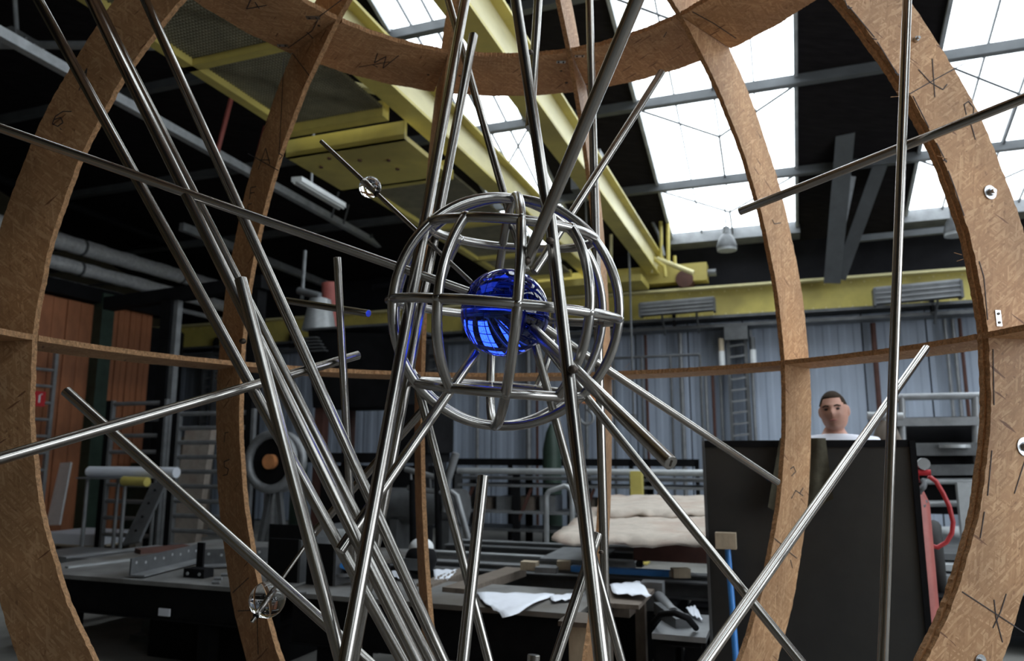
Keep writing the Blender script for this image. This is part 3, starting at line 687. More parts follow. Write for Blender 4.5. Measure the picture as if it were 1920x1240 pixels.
for d in (43, 151, 223, 331):
    lon = math.radians(d); g = MB(); g.tube([cpt(-LATS+2*LATS*i/24, lon) for i in range(25)], TR*.96, 20); g.build('meridian_tube', 'cage', cage)
for lat in (-LATS, 0, LATS):
    g = MB(); g.tube([cpt(lat, 2*math.pi*i/80, CR*.995) for i in range(80)], TR*.98, 20, closed=True); g.build('latitude_ring', 'cage', cage)
wb0 = None
for d in (7, 43, 79, 115, 151, 187, 223, 259, 295, 331):
    for lat in (-LATS, 0, LATS):
        p_ = cpt(lat, math.radians(d), CR*.998)
        if wb0 is None:
            g = MB(); g.sphere(p_, TR*1.16, 16, 10); wb0 = g.build('weld_bead', 'cage', cage); wp0 = p_
        else: copy_of(wb0, cage, p_-wp0)
# knob on the right of the equator
g = MB(); g.tube([cpt(0, math.radians(98), CR*.9), cpt(0, math.radians(96), CR*1.06)], TR*1.0, 16); g.build('stub_tube', 'cage', cage)
# --- ball
BC = W(947, 587, 2.30); BR = .1405
g = MB(); g.sphere(BC, BR, 64, 40); g.build('glass_ball', 'blue', sc, label='deep blue glass ball in the middle of the cage')
# --- rods: start px, depth, end px, depth, diameter; ext: beyond-frame extension at start/end ('floor' runs to the base)
def rod(a, Ya, b, Yb, D, ea=0, eb=0, bead=None, slot=False, flatcut=None, name='rod'):
    p0, p1 = W(a[0], a[1], Ya), W(b[0], b[1], Yb); d = (p1-p0).normalized()
    def ext(p, dd, e):
        if e == 'floor':
            k = 0
            while (p+dd*k-SC).length < 1.70 and (p+dd*k).z > .20: k += .01
            return p+dd*k
        return p+dd*e
    q0, q1 = ext(p0, -d, ea), ext(p1, d, eb)
    L = (q1-q0).length
    # local z along the rod so the grain follows it
    o = bpy.data.objects.new(name, None)
    me = bpy.data.meshes.new(name); g = MB(); r = D/2
    c = r*.08
    g.tube([(0, 0, c), (0, 0, L-c)], r, 28, caps=False)
    for s_, z in ((-1, 0), (1, L)):
        zz = c if s_ < 0 else L-c
        rg = [[(rad*math.cos(2*math.pi*k/28), rad*math.sin(2*math.pi*k/28), h) for k in range(28)] for rad, h in ((r, zz), (r-c, z))]
        g.add(rg[0]+rg[1], [(k, (k+1) % 28, 28+(k+1) % 28, 28+k) for k in range(28)]); g.add(rg[1], [tuple(range(28))])
    me.from_pydata(g.v, [], g.f); me.polygons.foreach_set('use_smooth', g.sm); me.materials.append(M['rod']); me.update()
    import bmesh
    bm = bmesh.new(); bm.from_mesh(me); bmesh.ops.recalc_face_normals(bm, faces=bm.faces); bm.to_mesh(me); bm.free()
    o = bpy.data.objects.new(name, me); C.objects.link(o); o.parent = sc
    o.location = q0-WL[sc]; o.rotation_mode = 'QUATERNION'; o.rotation_quaternion = (q1-q0).to_track_quat('Z', 'Y')
    WL[o] = q0
    if slot:
        g = MB(); u = d.cross(Vector((0, 0, 1))).normalized(); v = u.cross(d); g.bar(q1+d*.0006-v*r*.45, q1+d*.0006+v*r*.45, .004, .001, d); g.build('slot', 'weld', sc)
    if bead:
        (bx, by, br) = bead; tt = (bx-a[0])/(b[0]-a[0]); p_ = p0.lerp(p1, tt); g = MB()
        # place the bead on the rod where its pixel is
        best = min((p0.lerp(p1, k/400) for k in range(401)), key=lambda q: proj_d(q, bx, by)); g.sphere(best, br, 48, 30)
        g.build('glass_bead', 'clear', sc, label='clear glass bead threaded on a thin rod')
        for s_ in (-1, 1):
            g = MB(); g.tube([best+d*s_*br*.93, best+d*s_*br*1.08], D*.75, 16); g.build('collar', 'black', sc)
    return o
def proj_d(q, x, y):
    r_ = q-Vector((0, 0, CAM_Z)); z = r_.y*math.cos(PITCH)+r_.z*math.sin(PITCH); yy = -r_.y*math.sin(PITCH)+r_.z*math.cos(PITCH)
    return (960+F_PX*r_.x/z-x)**2+(620-F_PX*yy/z-y)**2
E_ = .35
rod((72, 0), 2.28, (755, 1240), 2.12, .033, E_, 'floor')               # A
rod((170, 0), 2.20, (781, 1240), 2.00, .034, E_, 'floor')              # B
rod((180, 0), 2.34, (807, 1240), 2.16, .030, E_, 'floor')              # B2
rod((272, 0), 2.38, (831, 1240), 2.20, .033, E_, 'floor')              # C
rod((451, 523), 2.02, (640, 1240), 1.92, .034, 0, 'floor')             # D
rod((-20, 233), 2.04, (884, 549), 2.26, .028, .3, 0)                   # F
rod((-10, 863), 1.72, (672, 666), 2.42, .029, .3, 0)                   # G
rod((123, 733), 2.32, (688, 1240), 2.30, .033, 0, .5)                  # H
rod((632, 483), 2.30, (673, 1235), 2.42, .025, 0, 'floor')             # I
rod((520, 561), 2.62, (691, 588), 2.34, .024, 0, 0)                    # J
rod((872, 0), 2.58, (648, 1240), 1.86, .0365, E_, 'floor')              # X
rod((888, 65), 2.50, (672, 1190), 2.26, .032, 0, 'floor')              # K2
rod((840, 0), 2.66, (986, 508), 2.42, .027, E_, 0)                     # M
rod((967, 0), 2.16, (1029, 412), 2.08, .034, E_, 0)                    # N1
rod((1031, 404), 2.00, (1128, 1240), 1.66, .034, 0, 'floor')           # N2
rod((1194, 0), 1.52, (986, 494), 1.98, .0335, E_, 0)                   # O
rod((1009, 0), 2.30, (993, 240), 2.22, .030, E_, 0)                    # P
rod((1105, 0), 2.62, (1138, 1240), 2.52, .030, E_, 'floor')            # Q
rod((1241, 135), 2.62, (1001, 511), 2.38, .028, 0, 0)                  # R
rod((1387, 397), 2.48, (1922, 184), 1.88, .028, 0, .35)                # S
rod((1701, 0), 2.02, (1655, 1240), 1.96, .0255, E_, 'floor')           # T
rod((1737, 653), 2.85, (1325, 1237), 1.76, .0275, 0, .6)               # U
rod((1008, 632), 2.38, (1500, 1240), 2.04, .0265, 0, .6)               # V
rod((999, 617), 2.20, (1258, 869), 1.60, .0325, 0, 0, slot=True)       # W
rod((1015, 611), 2.42, (1458, 905), 3.05, .0285, 0, 0)                 # Y
rod((906, 893), 2.20, (868, 1240), 2.06, .0335, 0, 'floor')            # Z
rod((779, 706), 2.42, (917, 1240), 2.30, .028, 0, 'floor')             # AA
rod((893, 661), 2.34, (637, 1034), 2.02, .0305, 0, 0)                  # BB
rod((795, 767), 2.52, (588, 1000), 2.60, .0285, 0, 0)                  # CC
rod((590, 998), 2.58, (472, 1167), 2.42, .0130, 0, 0, bead=(498, 1122, .0565))   # DD
rod((602, 265), 2.52, (884, 530), 2.34, .0150, 0, 0, bead=(693, 352, .0385))     # EE
rod((1121, 1001), 2.42, (1041, 1240), 2.30, .0320, 0, 'floor')         # FF
rod((1004, 648), 2.34, (1165, 1240), 2.30, .0270, 0, 'floor')          # GG
rod((1001, 1228), 2.06, (996, 1300), 2.05, .0335, 0, 'floor')          # HH
# weld spots where rods touch
for (x, y, Y, r) in ((455, 640, 2.06, .010), (1031, 452, 1.945, .012), (987, 490, 1.955, .013), (1074, 693, 1.83, .014), (1066, 701, 1.86, .012), (994, 98, 2.15, .010), (1113, 350, 2.50, .009), (755, 500, 2.16, .009), (1679, 752, 2.02, .009), (782, 707, 2.28, .012), (1145, 1172, 2.35, .008), (1127, 1036, 2.3, .008)):
    g = MB(); g.sphere(W(x, y, Y), r, 12, 8, (1, 1, .8)); g.build('weld_spot', 'weld', sc)
# ================================================================ BACKGROUND THINGS
def up(g): return g
def bench(u0, u1, v0, v1, z, depth, lb, legs, name='welding_bench', topm='top'):
    rt = empty(name, H(((u0+u1)/2, (v0+v1)/2, 0)), lb, 'bench')
    g = HM(); g.box((u0, v0, z-.03), (u1, v1, z)); g.build('bench_top', topm, rt)
    g = HM(); g.box((u0+.06, v0+.05, z-.03-depth), (u1-.03, v0+.09, z-.03)); g.build('front_apron', 'black', rt)
    g = HM(); g.box((u0+.06, v0+.03, z-.03-depth), (u1-.03, v0+.20, z-.05-depth+.03)); g.build('apron_flange', 'black', rt)
    g = HM(); g.box((u0+.06, v1-.09, z-.03-depth), (u1-.03, v1-.05, z-.03)); g.build('back_apron', 'black', rt)
    for u in legs:
        for v in (v0+.12, v1-.18):
            g = HM(); g.box((u-.05, v-.05, 0), (u+.05, v+.05, z-.03)); g.build('leg', 'black', rt)
    return rt
bench(-5.75, -3.25, 4.32, 6.55, .60, .24, 'long dark steel welding bench at lower left with perforated angles on it', (-5.2, -3.9))
bench(-3.2, -1.17, 4.30, 5.05, .60, .30, 'dark steel welding bench in the centre with a large white drawing on it', (-2.9, -1.6))
# lower framework and lump under the left bench
g = HM(); g.box((-4.6, 4.6, 0), (-3.5, 5.6, .30)); g.build('steel_block', 'black', None, 'heavy black steel block under the left welding bench', 'block')
g = HM(); g.bar((-5.0, 5.0, .05), (-4.85, 5.0, .52), .06, .14); g.box((-5.1, 4.9, 0), (-4.75, 5.2, .05)); g.build('steel_prop', 'grey', None, 'short leaning grey steel prop beneath the left bench', 'prop')
q = HV(308, 1150, 4.33); g = HM(); g.box((q.x-.05, 4.325, q.z-.02), (q.x+.05, 4.335, q.z+.03)); g.build('paper_label', 'paper', None, 'small white paper label stuck on the front of the left bench', 'label')
# --- things on the left bench
def perforated(a, b, z, h, n, lb, name='perforated_angle'):
    rt = empty(name, H((a+b)/2), lb, 'steel angle')
    d = (b-a); dn = d.normalized(); nn = Vector((-dn.y, dn.x, 0))
    g = HM(); g.bar(a+Vector((0, 0, h/2)), b+Vector((0, 0, h/2)), .012, h); g.build('upright_leg', 'grey', rt)
    g = HM(); g.bar(a-nn*.06+Vector((0, 0, .008)), b-nn*.06+Vector((0, 0, .008)), .12, .012); g.build('flat_leg', 'midgrey', rt)
    for k in range(n):
        p_ = a.lerp(b, (k+.5)/n)+Vector((0, 0, h*.62 if k % 2 else h*.72)); g = HM(); g.tube([p_-nn*.0065, p_-nn*.0085], .011, 10); g.build('hole_ring', 'palegrey', rt)
    return rt
a = HZ(245, 1078, .61); b = HZ(362, 1052, .61)
perforated(HZ(243, 1082, .61), HZ(372, 1050, .61), .61, .13, 8, 'dark perforated steel angle lying on the left bench, long piece')
perforated(HZ(378, 1062, .61), HZ(520, 1056, .61), .61, .13, 6, 'dark perforated steel angle on the left bench, right of the upright bracket')
rt = empty('upright_bracket', H(HZ(372, 1080, .6)), 'small black bolted bracket standing on the left bench', 'bracket'); q = HZ(372, 1080, .6)
g = HM(); g.box((q.x-.03, q.y, .6), (q.x+.03, q.y+.02, .84)); g.build('upright_leg', 'black', rt)
g = HM(); g.box((q.x-.05, q.y-.1, .6), (q.x+.14, q.y, .665)); g.build('foot', 'black', rt)
for k in (-.01, .1):
    g = HM(); g.tube([(q.x+k, q.y-.1, .63), (q.x+k, q.y-.106, .63)], .012, 8); g.build('bolt', 'palegrey', rt)
g = HM(); p1, p2 = HZ(125, 1064, .607), HZ(262, 1048, .607); g.bar(p1, p2, .06, .012); g.build('flat_bar', 'palegrey', None, 'bright pale flat bar lying on the left bench', 'bar')
g = HM(); p1, p2 = HZ(118, 1046, .607), HZ(300, 1024, .607); g.bar(p1, p2, .10, .012); g.build('flat_bar', 'midgrey', None, 'dull grey flat bar lying behind the bright one on the left bench', 'bar')
g = HM(); p1, p2 = HZ(258, 1034, .62), HZ(350, 1026, .62); g.bar(p1, p2, .16, .04); g.build('rusty_plate', 'brownbox', None, 'short rusty plate lying behind the perforated angle', 'plate')
for k, (x, y) in enumerate(((402, 1085), (415, 1078), (398, 1092), (560, 1112))):
    q = HZ(x, y, .612); g = HM(); g.tube([q, q+Vector((.05, .02, .0))], .012, 8); g.build('loose_bolt', 'midgrey', None, ['loose bolt right of the upright bracket, leftmost in the row', 'loose bolt farthest back beside the upright bracket', 'loose bolt nearest the front edge of the left bench', 'loose bolt lying by the second left wooden rib'][k], 'bolt', 'loose bolts on the left bench')
# --- left background
def board(x0, y0, x1, y1, wpx, v, m_, nm, lb, cat, lean=.3, th=.03, zf=None):
    t_, b_ = HV(x0, y0, v+lean), HV(x1, y1, v)
    if zf is not None: b_ = Vector((b_.x, b_.y, zf))
    g = HM(); g.bar(b_, t_, wpx, th, (0, 1, 0)); return g.build(nm, m_, None, lb, cat)
board(122, 868, 100, 985, .30, 9.2, 'white', 'pale_board', 'tall pale green-white board leaning upright at far left behind the bench', 'board', .15, .03)
# pallets with sheet goods
def pallet(u, v, z, lb, m2='woodpale'):
    rt = empty('pallet', H((u, v, z)), lb, 'pallet')
    for k in range(5):
        g = HM(); g.box((u-.6, v-.4+k*.17, z+.12), (u+.6, v-.29+k*.17, z+.145)); g.build('deck_board', m2, rt)
    for k in range(3):
        for j in range(3):
            g = HM(); g.box((u-.6+j*.5, v-.4+k*.32, z), (u-.45+j*.5, v-.28+k*.32, z+.12)); g.build('block', 'wood', rt)
    return rt
q = HZ(150, 1020, 0.3); 
for i, (x, y, lb) in enumerate(((120, 1010, 'pale wooden pallet at far left behind the bench'), (215, 1022, 'grey wooden pallet right of the pale one behind the left bench'))):
    q = HV(x, y, 8.9-1.5*i); q.x += (.55, -.1)[i]; q.y += (.0, -.35)[i]; pallet(q.x, q.y, 0.0, lb, 'woodpale' if i == 0 else 'wood')
    g = HM(); g.box((q.x-.55, q.y-.4, .145), (q.x+.55, q.y+.4, .30)); g.build('sheet_stack', 'paper' if i == 0 else 'midgrey', None, ['stack of pale sheets on the far left pallet', 'stack of grey sheets on the second pallet'][i], 'sheets')
# bar racks (frames with many rungs)
def bar_rack(x0, x1, ytop, v, n, lb, zb=.1, zt=None, pm='black', rm='midgrey', skip=()):
    a, b = HV(x0, ytop, v), HV(x1, ytop, v); zt = a.z
    rt = empty('bar_rack', H(((a.x+b.x)/2, v, 0)), lb, 'rack')
    for u in (a.x, b.x):
        g = HM(); g.box((u-.04, v-.04, 0), (u+.04, v+.04, zt)); g.build('post', pm, rt)
        g = HM(); g.box((u+.04, v-.03, 0), (u+.08, v+.03, zt)); g.build('post_face', rm, rt)
    for k in range(n):
        z = zb+(zt-.05-zb)*k/(n-1)
        if k in skip: continue
        g = HM(); g.tube([(a.x, v, z), (b.x, v, z)], .03, 8); g.build('rung', rm, rt)
    return rt
bar_rack(208, 308, 752, 8.4, 10, 'grey steel rack of horizontal bars left of the tall black post')
bar_rack(332, 470, 770, 8.0, 11, 'grey steel rack of horizontal bars right of the tall black post')
# shelf with rolls
rt = empty('roll_stand', H(HV(200, 1010, 7.6)), 'low grey tube stand carrying rolls behind the left bench', 'stand')
a, b = HV(165, 895, 7.6), HV(236, 895, 7.6)
for u in (a.x, b.x):
    for v in (7.6, 8.1):
        g = HM(); g.tube([(u, v, 0), (u, v, a.z)], .025, 8); g.build('leg', 'midgrey', rt)
g = HM(); g.box((a.x-.1, 7.5, a.z-.02), (b.x+.1, 8.2, a.z)); g.build('shelf', 'midgrey', rt)
g = HM(); g.tube([(a.x-.1, 7.7, a.z+.07), (b.x+.75, 7.7, a.z+.07)], .07, 16); g.build('paper_roll', 'paper', None, 'white roll lying across the low tube stand', 'roll')
q = HV(232, 902, 7.5); q2 = HV(276, 904, 7.5); g = HM(); g.tube([q, q2], .06, 16); g.build('yellow_tube', 'yellow', None, 'short yellow tube end beside the white roll', 'tube')
g = HM(); g.tube([HV(170, 883, 8.0), HV(275, 884, 8.0)], .05, 12); g.build('white_tube', 'white', None, 'thin white tube above the white roll', 'tube')
# slanted dark plank with holes
rt = empty('slanted_beam', H(HV(250, 1020, 7.0)), 'dark perforated steel plank leaning diagonally behind the left bench', 'beam')
a, b = HV(246, 1020, 6.9), HV(300, 905, 7.4); g = HM(); g.bar(a, b, .26, .03, (0, 1, 0)); g.build('plank', 'grey', rt)
for k in range(4):
    p_ = a.lerp(b, .2+.22*k)+Vector((.0, -.02, 0)); g = HM(); g.tube([p_, p_+Vector((0, -.004, 0))], .02, 8); g.build('hole_ring', 'black', rt)
# tall black frame (portal)
rt = empty('portal_frame', H(HV(320, 1010, 8.8)), 'tall black steel portal frame with grey facing in front of the rusty door', 'frame')
a = HV(325, 560, 8.8); g = HM(); g.box((a.x-.13, 8.7, 0), (a.x+.07, 8.9, a.z)); g.build('post', 'black', rt)
g = HM(); g.box((a.x+.07, 8.75, 0), (a.x+.15, 8.85, a.z)); g.build('post_facing', 'midgrey', rt)
p1, p2 = HV(205, 556, 8.8), HV(478, 522, 8.8); g = HM(); g.bar((p1.x, 8.8, a.z), (p2.x+.2, 8.8, a.z+.12), .2, .2); g.build('top_beam', 'black', rt)
g = HM(); g.box((p2.x, 8.7, 0), (p2.x+.15, 8.9, a.z)); g.build('post', 'black', rt)
# ladder at far left on the rusty door
rt = empty('steel_ladder', H(HU(90, 900, -11.3)), 'grey steel ladder standing against the rusty door at far left', 'ladder')
a = HU(106, 660, -11.3)
for dv in (0, -.5):
    g = HM(); g.box((-11.33, a.y+dv-.03, 0), (-11.27, a.y+dv+.03, a.z)); g.build('side_rail', 'midgrey', rt)
for k in range(11):
    g = HM(); z = .15+k*.27; g.tube([(-11.3, a.y-.5, z), (-11.3, a.y, z)], .026, 8); g.build('rung', 'midgrey', rt)
q = HU(72, 748, -11.2); rt = empty('fire_sign', H(q), 'small red fire sign with a white symbol on the ladder at far left', 'sign')
g = HM(); g.box((-11.22, q.y-.10, q.z-.12), (-11.20, q.y+.12, q.z+.12)); g.build('plate', 'sign', rt)
g = HM(); g.box((-11.198, q.y-.0, q.z-.06), (-11.196, q.y+.03, q.z+.06)); g.tube([(-11.198, q.y+.015, q.z+.06), (-11.198, q.y+.06, q.z+.08)], .008, 6); g.build('symbol', 'white', rt)
# crates / lit things behind left rack
g = HM(); q = HV(150, 1000, 10.2)
for i, (x, y, wd, hh, mm, lb) in enumerate(((84, 830, .22, .5, 'palegrey', 'pale grey cabinet at far left beyond the pale board'), (146, 835, .22, .5, 'palegrey', 'second pale grey cabinet beside the first at far left'), (320, 870, .5, .8, 'wood', 'dark timber crate behind the bar racks'), (245, 905, .5, .6, 'greenpaint', 'dark green crate behind the low tube stand'))):
    q = HV(x, y, 10.2+.2*i); rt = empty('cabinet' if i < 2 else 'crate', H((q.x, q.y, 0)), lb, 'cabinet' if i < 2 else 'crate')
    g = HM(); g.box((q.x-wd, q.y, 0), (q.x+wd*.95, q.y+.5, q.z+hh*.6)); g.build('body', mm, rt)
    for s_ in (-1, 1):
        g = HM(); g.box((q.x+(-wd if s_ < 0 else 0)+.02, q.y-.03, .05), (q.x+(0 if s_ < 0 else wd)-.03, q.y, q.z+hh*.6-.05)); g.build('door' if i < 2 else 'board', mm, rt)
# wrapped pale bundle leaning behind right rack
g = HM(); a, b = HV(352, 905, 9.0), HV(378, 800, 9.2); g.bar(Vector((a.x, 9.0, 0)), b, .5, .12, (0, 1, 0)); g.build('wrapped_bundle', 'mats', None, 'pale wrapped bundle leaning behind the right bar rack', 'bundle')
# round reel with orange core
rt = empty('cable_reel', H(HV(490, 1000, 7.6)), 'grey round reel with an orange core behind the second left wooden rib', 'reel')
c_ = HV(508, 866, 7.6)
ringp = [(c_.x+.33*math.sin(k*math.pi/18), 7.6, c_.z+.33*math.cos(k*math.pi/18)) for k in range(36)]
for dv in (0, .18):
    g = HM(); g.tube([(x, y+dv, z) for x, y, z in ringp], .055, 10, closed=True); g.build('rim', 'midgrey', rt)
g = HM(); g.tube([(c_.x, 7.55, c_.z), (c_.x, 7.85, c_.z)], .09, 20); g.build('core', 'orange', rt)
g = HM(); g.tube([(c_.x, 7.62, c_.z), (c_.x, 7.8, c_.z)], .28, 24); g.build('drum', 'black', rt)
for s_ in (-.25, .25):
    g = HM(); g.bar((c_.x+s_, 7.7, 0), (c_.x, 7.7, c_.z), .06, .06); g.build('stand_leg', 'grey', rt)
# tall pale cylinders (gas bottles) behind
for i, x in enumerate((512, 560)):
    q = HV(x, 900, 9.5); rt = empty('gas_bottle', H((q.x, q.y, 0)), ['grey gas bottle standing behind the round reel', 'dark gas bottle standing right of the round reel'][i], 'gas bottle')
    g = HM(); zt = 1.35; g.tube([(q.x, q.y, 0), (q.x, q.y, zt), (q.x, q.y, zt+.1), (q.x, q.y, zt+.16)], .12, 20, rr=[.12, .12, .09, .04]); g.build('body', ['midgrey', 'greenpaint'][i], rt)
    g = HM(); g.tube([(q.x, q.y, zt+.16), (q.x, q.y, zt+.26)], .03, 10); g.build('valve', 'palegrey', rt)
# angle plates / black blocks on the bench near the second left rib
def block(x, y, wd, hh, dp, lb, m_='black', nm='steel_block', v_up=.6):
    q = HZ(x, y, v_up); rt = empty(nm, H((q.x, q.y, v_up)), lb, 'block')
    g = HM(); g.box((q.x-wd/2, q.y, v_up), (q.x+wd/2, q.y+.02, v_up+hh)); g.build('front_plate', m_, rt)
    g = HM(); g.box((q.x-wd/2, q.y+.02, v_up), (q.x+wd/2, q.y+dp, v_up+.02)); g.build('foot_plate', m_, rt)
    g = HM(); g.prism([(q.x-.01, q.y+.02, v_up+.02), (q.x-.01, q.y+dp, v_up+.02), (q.x-.01, q.y+.02, v_up+hh)], (.02, 0, 0)); g.build('rib_plate', m_, rt)
    g = HM(); g.box((q.x+wd/2, q.y, v_up), (q.x+wd/2+.02, q.y+dp, v_up+hh*.98)); g.build('side_plate', 'grey', rt)
block(528, 1092, .26, .30, .3, 'black steel angle plate on the bench beside the upper bench end'); block(598, 1098, .22, .28, .3, 'second black steel angle plate right of the first')
block(545, 1040, .5, .26, .5, 'wide black steel box section behind the two angle plates')
# helmet and machines on the centre bench
rt = empty('welding_helmet', H(HZ(775, 1082, .6)), 'black welding helmet with a pale crown lying on the centre bench', 'helmet'); q = HZ(775, 1085, .6)
g = HM(); g.sphere((q.x, q.y+.12, .72), .12, 24, 14, (1, 1.05, .95)); g.build('shell', 'black', rt)
g = HM(); g.sphere((q.x-.01, q.y+.14, .80), .095, 24, 12, (1, 1, .8)); g.build('crown', 'white', rt)
g = HM(); g.box((q.x-.07, q.y-.02, .66), (q.x+.06, q.y+.0, .74)); g.build('visor', 'grey', rt)
rt = empty('angle_grinder', H(HZ(640, 1095, .6)), 'dark angle grinder with a round guard lying on the centre bench', 'grinder'); q = HZ(640, 1100, .6)
g = HM(); g.tube([(q.x-.02, q.y+.1, .70), (q.x+.28, q.y+.14, .69)], .06, 16); g.build('motor_body', 'black', rt)
g = HM(); g.tube([(q.x-.05, q.y+.1, .66), (q.x-.05, q.y+.1, .68)], .11, 24); g.build('guard', 'grey', rt)
g = HM(); g.tube([(q.x+.0, q.y+.1, .70), (q.x+.0, q.y+.0, .74)], .02, 10); g.build('side_handle', 'blueplastic', rt)
rt = empty('bench_vice', H(HZ(622, 1060, .6)), 'pale round motor housing behind the angle grinder', 'motor'); q = HZ(612, 1060, .6)
g = HM(); g.tube([(q.x, q.y+.1, .77), (q.x+.12, q.y+.12, .77)], .11, 20); g.build('housing', 'palegrey', rt)
g = HM(); g.box((q.x-.05, q.y+.05, .6), (q.x+.15, q.y+.2, .68)); g.build('foot', 'black', rt)
# paper drawings
def sheet_paper(pts, z, lb, curl=.02):
    g = HM(); n = 8
    P = [HZ(x, y, z) for x, y in pts]; vs = []
    for j in range(n+1):
        for i in range(n+1):
            a_ = P[0].lerp(P[1], i/n); b_ = P[3].lerp(P[2], i/n); q = a_.lerp(b_, j/n)
            vs.append((q.x, q.y, z+.006+curl*abs(math.sin(i*1.1+j*.6))*(.3+.7*(i+j)/(2*n))))
    m_ = len(vs); vs += [(a, b, c-.0015) for a, b, c in vs]
    fs = []
    for j in range(n):
        for i in range(n):
            k = j*(n+1)+i; fs += [(k, k+1, k+n+2, k+n+1), (m_+k, m_+k+n+1, m_+k+n+2, m_+k+1)]
    for i in range(n):
        fs += [(i, m_+i, m_+i+1, i+1), (n*(n+1)+i, n*(n+1)+i+1, m_+n*(n+1)+i+1, m_+n*(n+1)+i), (i*(n+1), (i+1)*(n+1), m_+(i+1)*(n+1), m_+i*(n+1)), (i*(n+1)+n, m_+i*(n+1)+n, m_+(i+1)*(n+1)+n, (i+1)*(n+1)+n)]
    g.add(vs, fs, True); return g.build('paper_drawing', 'paper', None, lb, 'drawing')
sheet_paper([(893, 1113), (1040, 1118), (948, 1166), (905, 1132)], .605, 'large white drawing drooping over the front edge of the centre bench')
sheet_paper([(1030, 1120), (1095, 1115), (1085, 1128), (1035, 1132)], .605, 'creased grey-white paper right of the large drawing')
sheet_paper([(812, 1070), (860, 1072), (842, 1090), (815, 1092)], .605, 'small white paper beside the thin left wooden rib')
sheet_paper([(735, 1072), (770, 1082), (765, 1092), (730, 1085)], .605, 'small white paper partly behind the steel rods beside the helmet')
# timber planks across the gap between the benches
def plank(a, b, wd, th, z, m_, lb, nm='timber_plank', z2=None):
    g = HM(); p1, p2 = HZ(a[0], a[1], z), HZ(b[0], b[1], z2 or z); g.bar(p1, p2, wd, th); return g.build(nm, m_, None, lb, 'plank')
plank((850, 1112), (968, 1072), .17, .06, .60, 'wood', 'broad weathered timber plank lying diagonally in the centre')
plank((795, 1104), (880, 1072), .12, .06, .59, 'wood', 'narrow dark timber plank left of the broad one')
plank((1165, 1150), (1212, 1110), .10, .05, .55, 'wood', 'dusty timber plank right of the tall steel rods')
plank((1065, 1052), (1105, 1030), .5, .02, .62, 'midgrey', 'grey flat plate on the rails behind the rods')
# gravel: trestle with wooden block
rt = empty('wooden_box', H(HZ(1090, 1175, .5)), 'upright pale wooden box at bottom centre behind the rods', 'box'); q = HV(1090, 1175, 4.0)
g = HM(); g.box((q.x-.07, 4.0, .0), (q.x+.08, 4.16, q.z)); g.build('body', 'woodpale', rt)
g = HM(); g.box((q.x-.12, 3.97, q.z), (q.x+.10, 4.22, q.z+.025)); g.build('lid', 'wood', rt)
# long steel rails stacked behind the centre bench
for k, (y, z, m_, lb) in enumerate(((1072, .58, 'grey', 'nearest'), (1058, .60, 'midgrey', 'second'), (1040, .60, 'palegrey', 'third'), (1026, .62, 'grey', 'fourth'), (1016, .64, 'midgrey', 'farthest'))):
    q0 = HZ(960, y, z); u1_ = -.25 if k < 2 else -1.25
    g = HM(); g.ibeam((-3.2, q0.y, z-.06), (u1_, q0.y, z-.06), .10+.02*(k % 2), .12, .012)
    g.build('steel_section', m_, None, '%s of the five long steel sections lying behind the centre bench' % lb, 'beam', 'steel sections behind the centre bench')
for k, u in enumerate((-3.05, -2.0, -.85)):
    g = HM(); g.box((u-.06, 5.25, .42), (u+.06, 6.5, .46))
    for v in (5.3, 6.4): g.box((u-.05, v-.05, 0), (u+.05, v+.05, .42))
    g.build('trestle', 'black', None, '%s black trestle under the long steel sections' % ('left', 'middle', 'right')[k], 'trestle')
for k, (ua, ub) in enumerate(((-1.88, -1.0), (-.72, -.28))):  # black boxes added only to darken the space below the sections
    rt = empty('dark_filler', H(((ua+ub)/2, 5.7, 0)), '%s black filler box added to darken the space under the long sections' % ('left', 'right')[k], 'filler')
    g = HM(); g.box((ua, 5.45, 0), (ub, 6.2, .38)); g.build('body', 'black', rt); g = HM(); g.box((ua-.01, 5.44, .38), (ub+.01, 6.21, .40)); g.build('lid', 'black', rt)
# blue straight edge, blocks
rt = empty('spirit_level', H(HZ(1160, 1070, .66)), 'long blue bar lying on the steel sections behind the rods', 'level')
p1, p2 = HZ(1072, 1066, .665), HZ(1256, 1076, .665); g = HM(); g.bar(p1, p2, .07, .04); g.build('bar', 'blueplastic', rt)
g = HM(); g.bar(p2, p2+(p2-p1)*.02, .07, .035); g.build('end_cap', 'palegrey', rt)
g = HM(); p1, p2 = HZ(1005, 1068, .66), HZ(1045, 1070, .66); g.bar(p1, p2, .07, .04); g.build('grey_bar', 'midgrey', None, 'short grey bar left of the long blue bar', 'bar')
for i, (x, y, s_) in enumerate(((993, 1066, .06), (1057, 1065, .05), (1276, 1080, .06))):
    q = HZ(x, y, .66); g = HM(); g.box((q.x-s_, q.y-.04, .65), (q.x+s_, q.y+.05, .71), Matrix.Rotation(.2*i, 3, 'Z')); g.build('wood_block', 'woodpale', None, ['pale block on the rails left of the blue bar', 'small pale block at the left end of the blue bar', 'pale scrap of wood at the right end of the blue bar'][i], 'block')
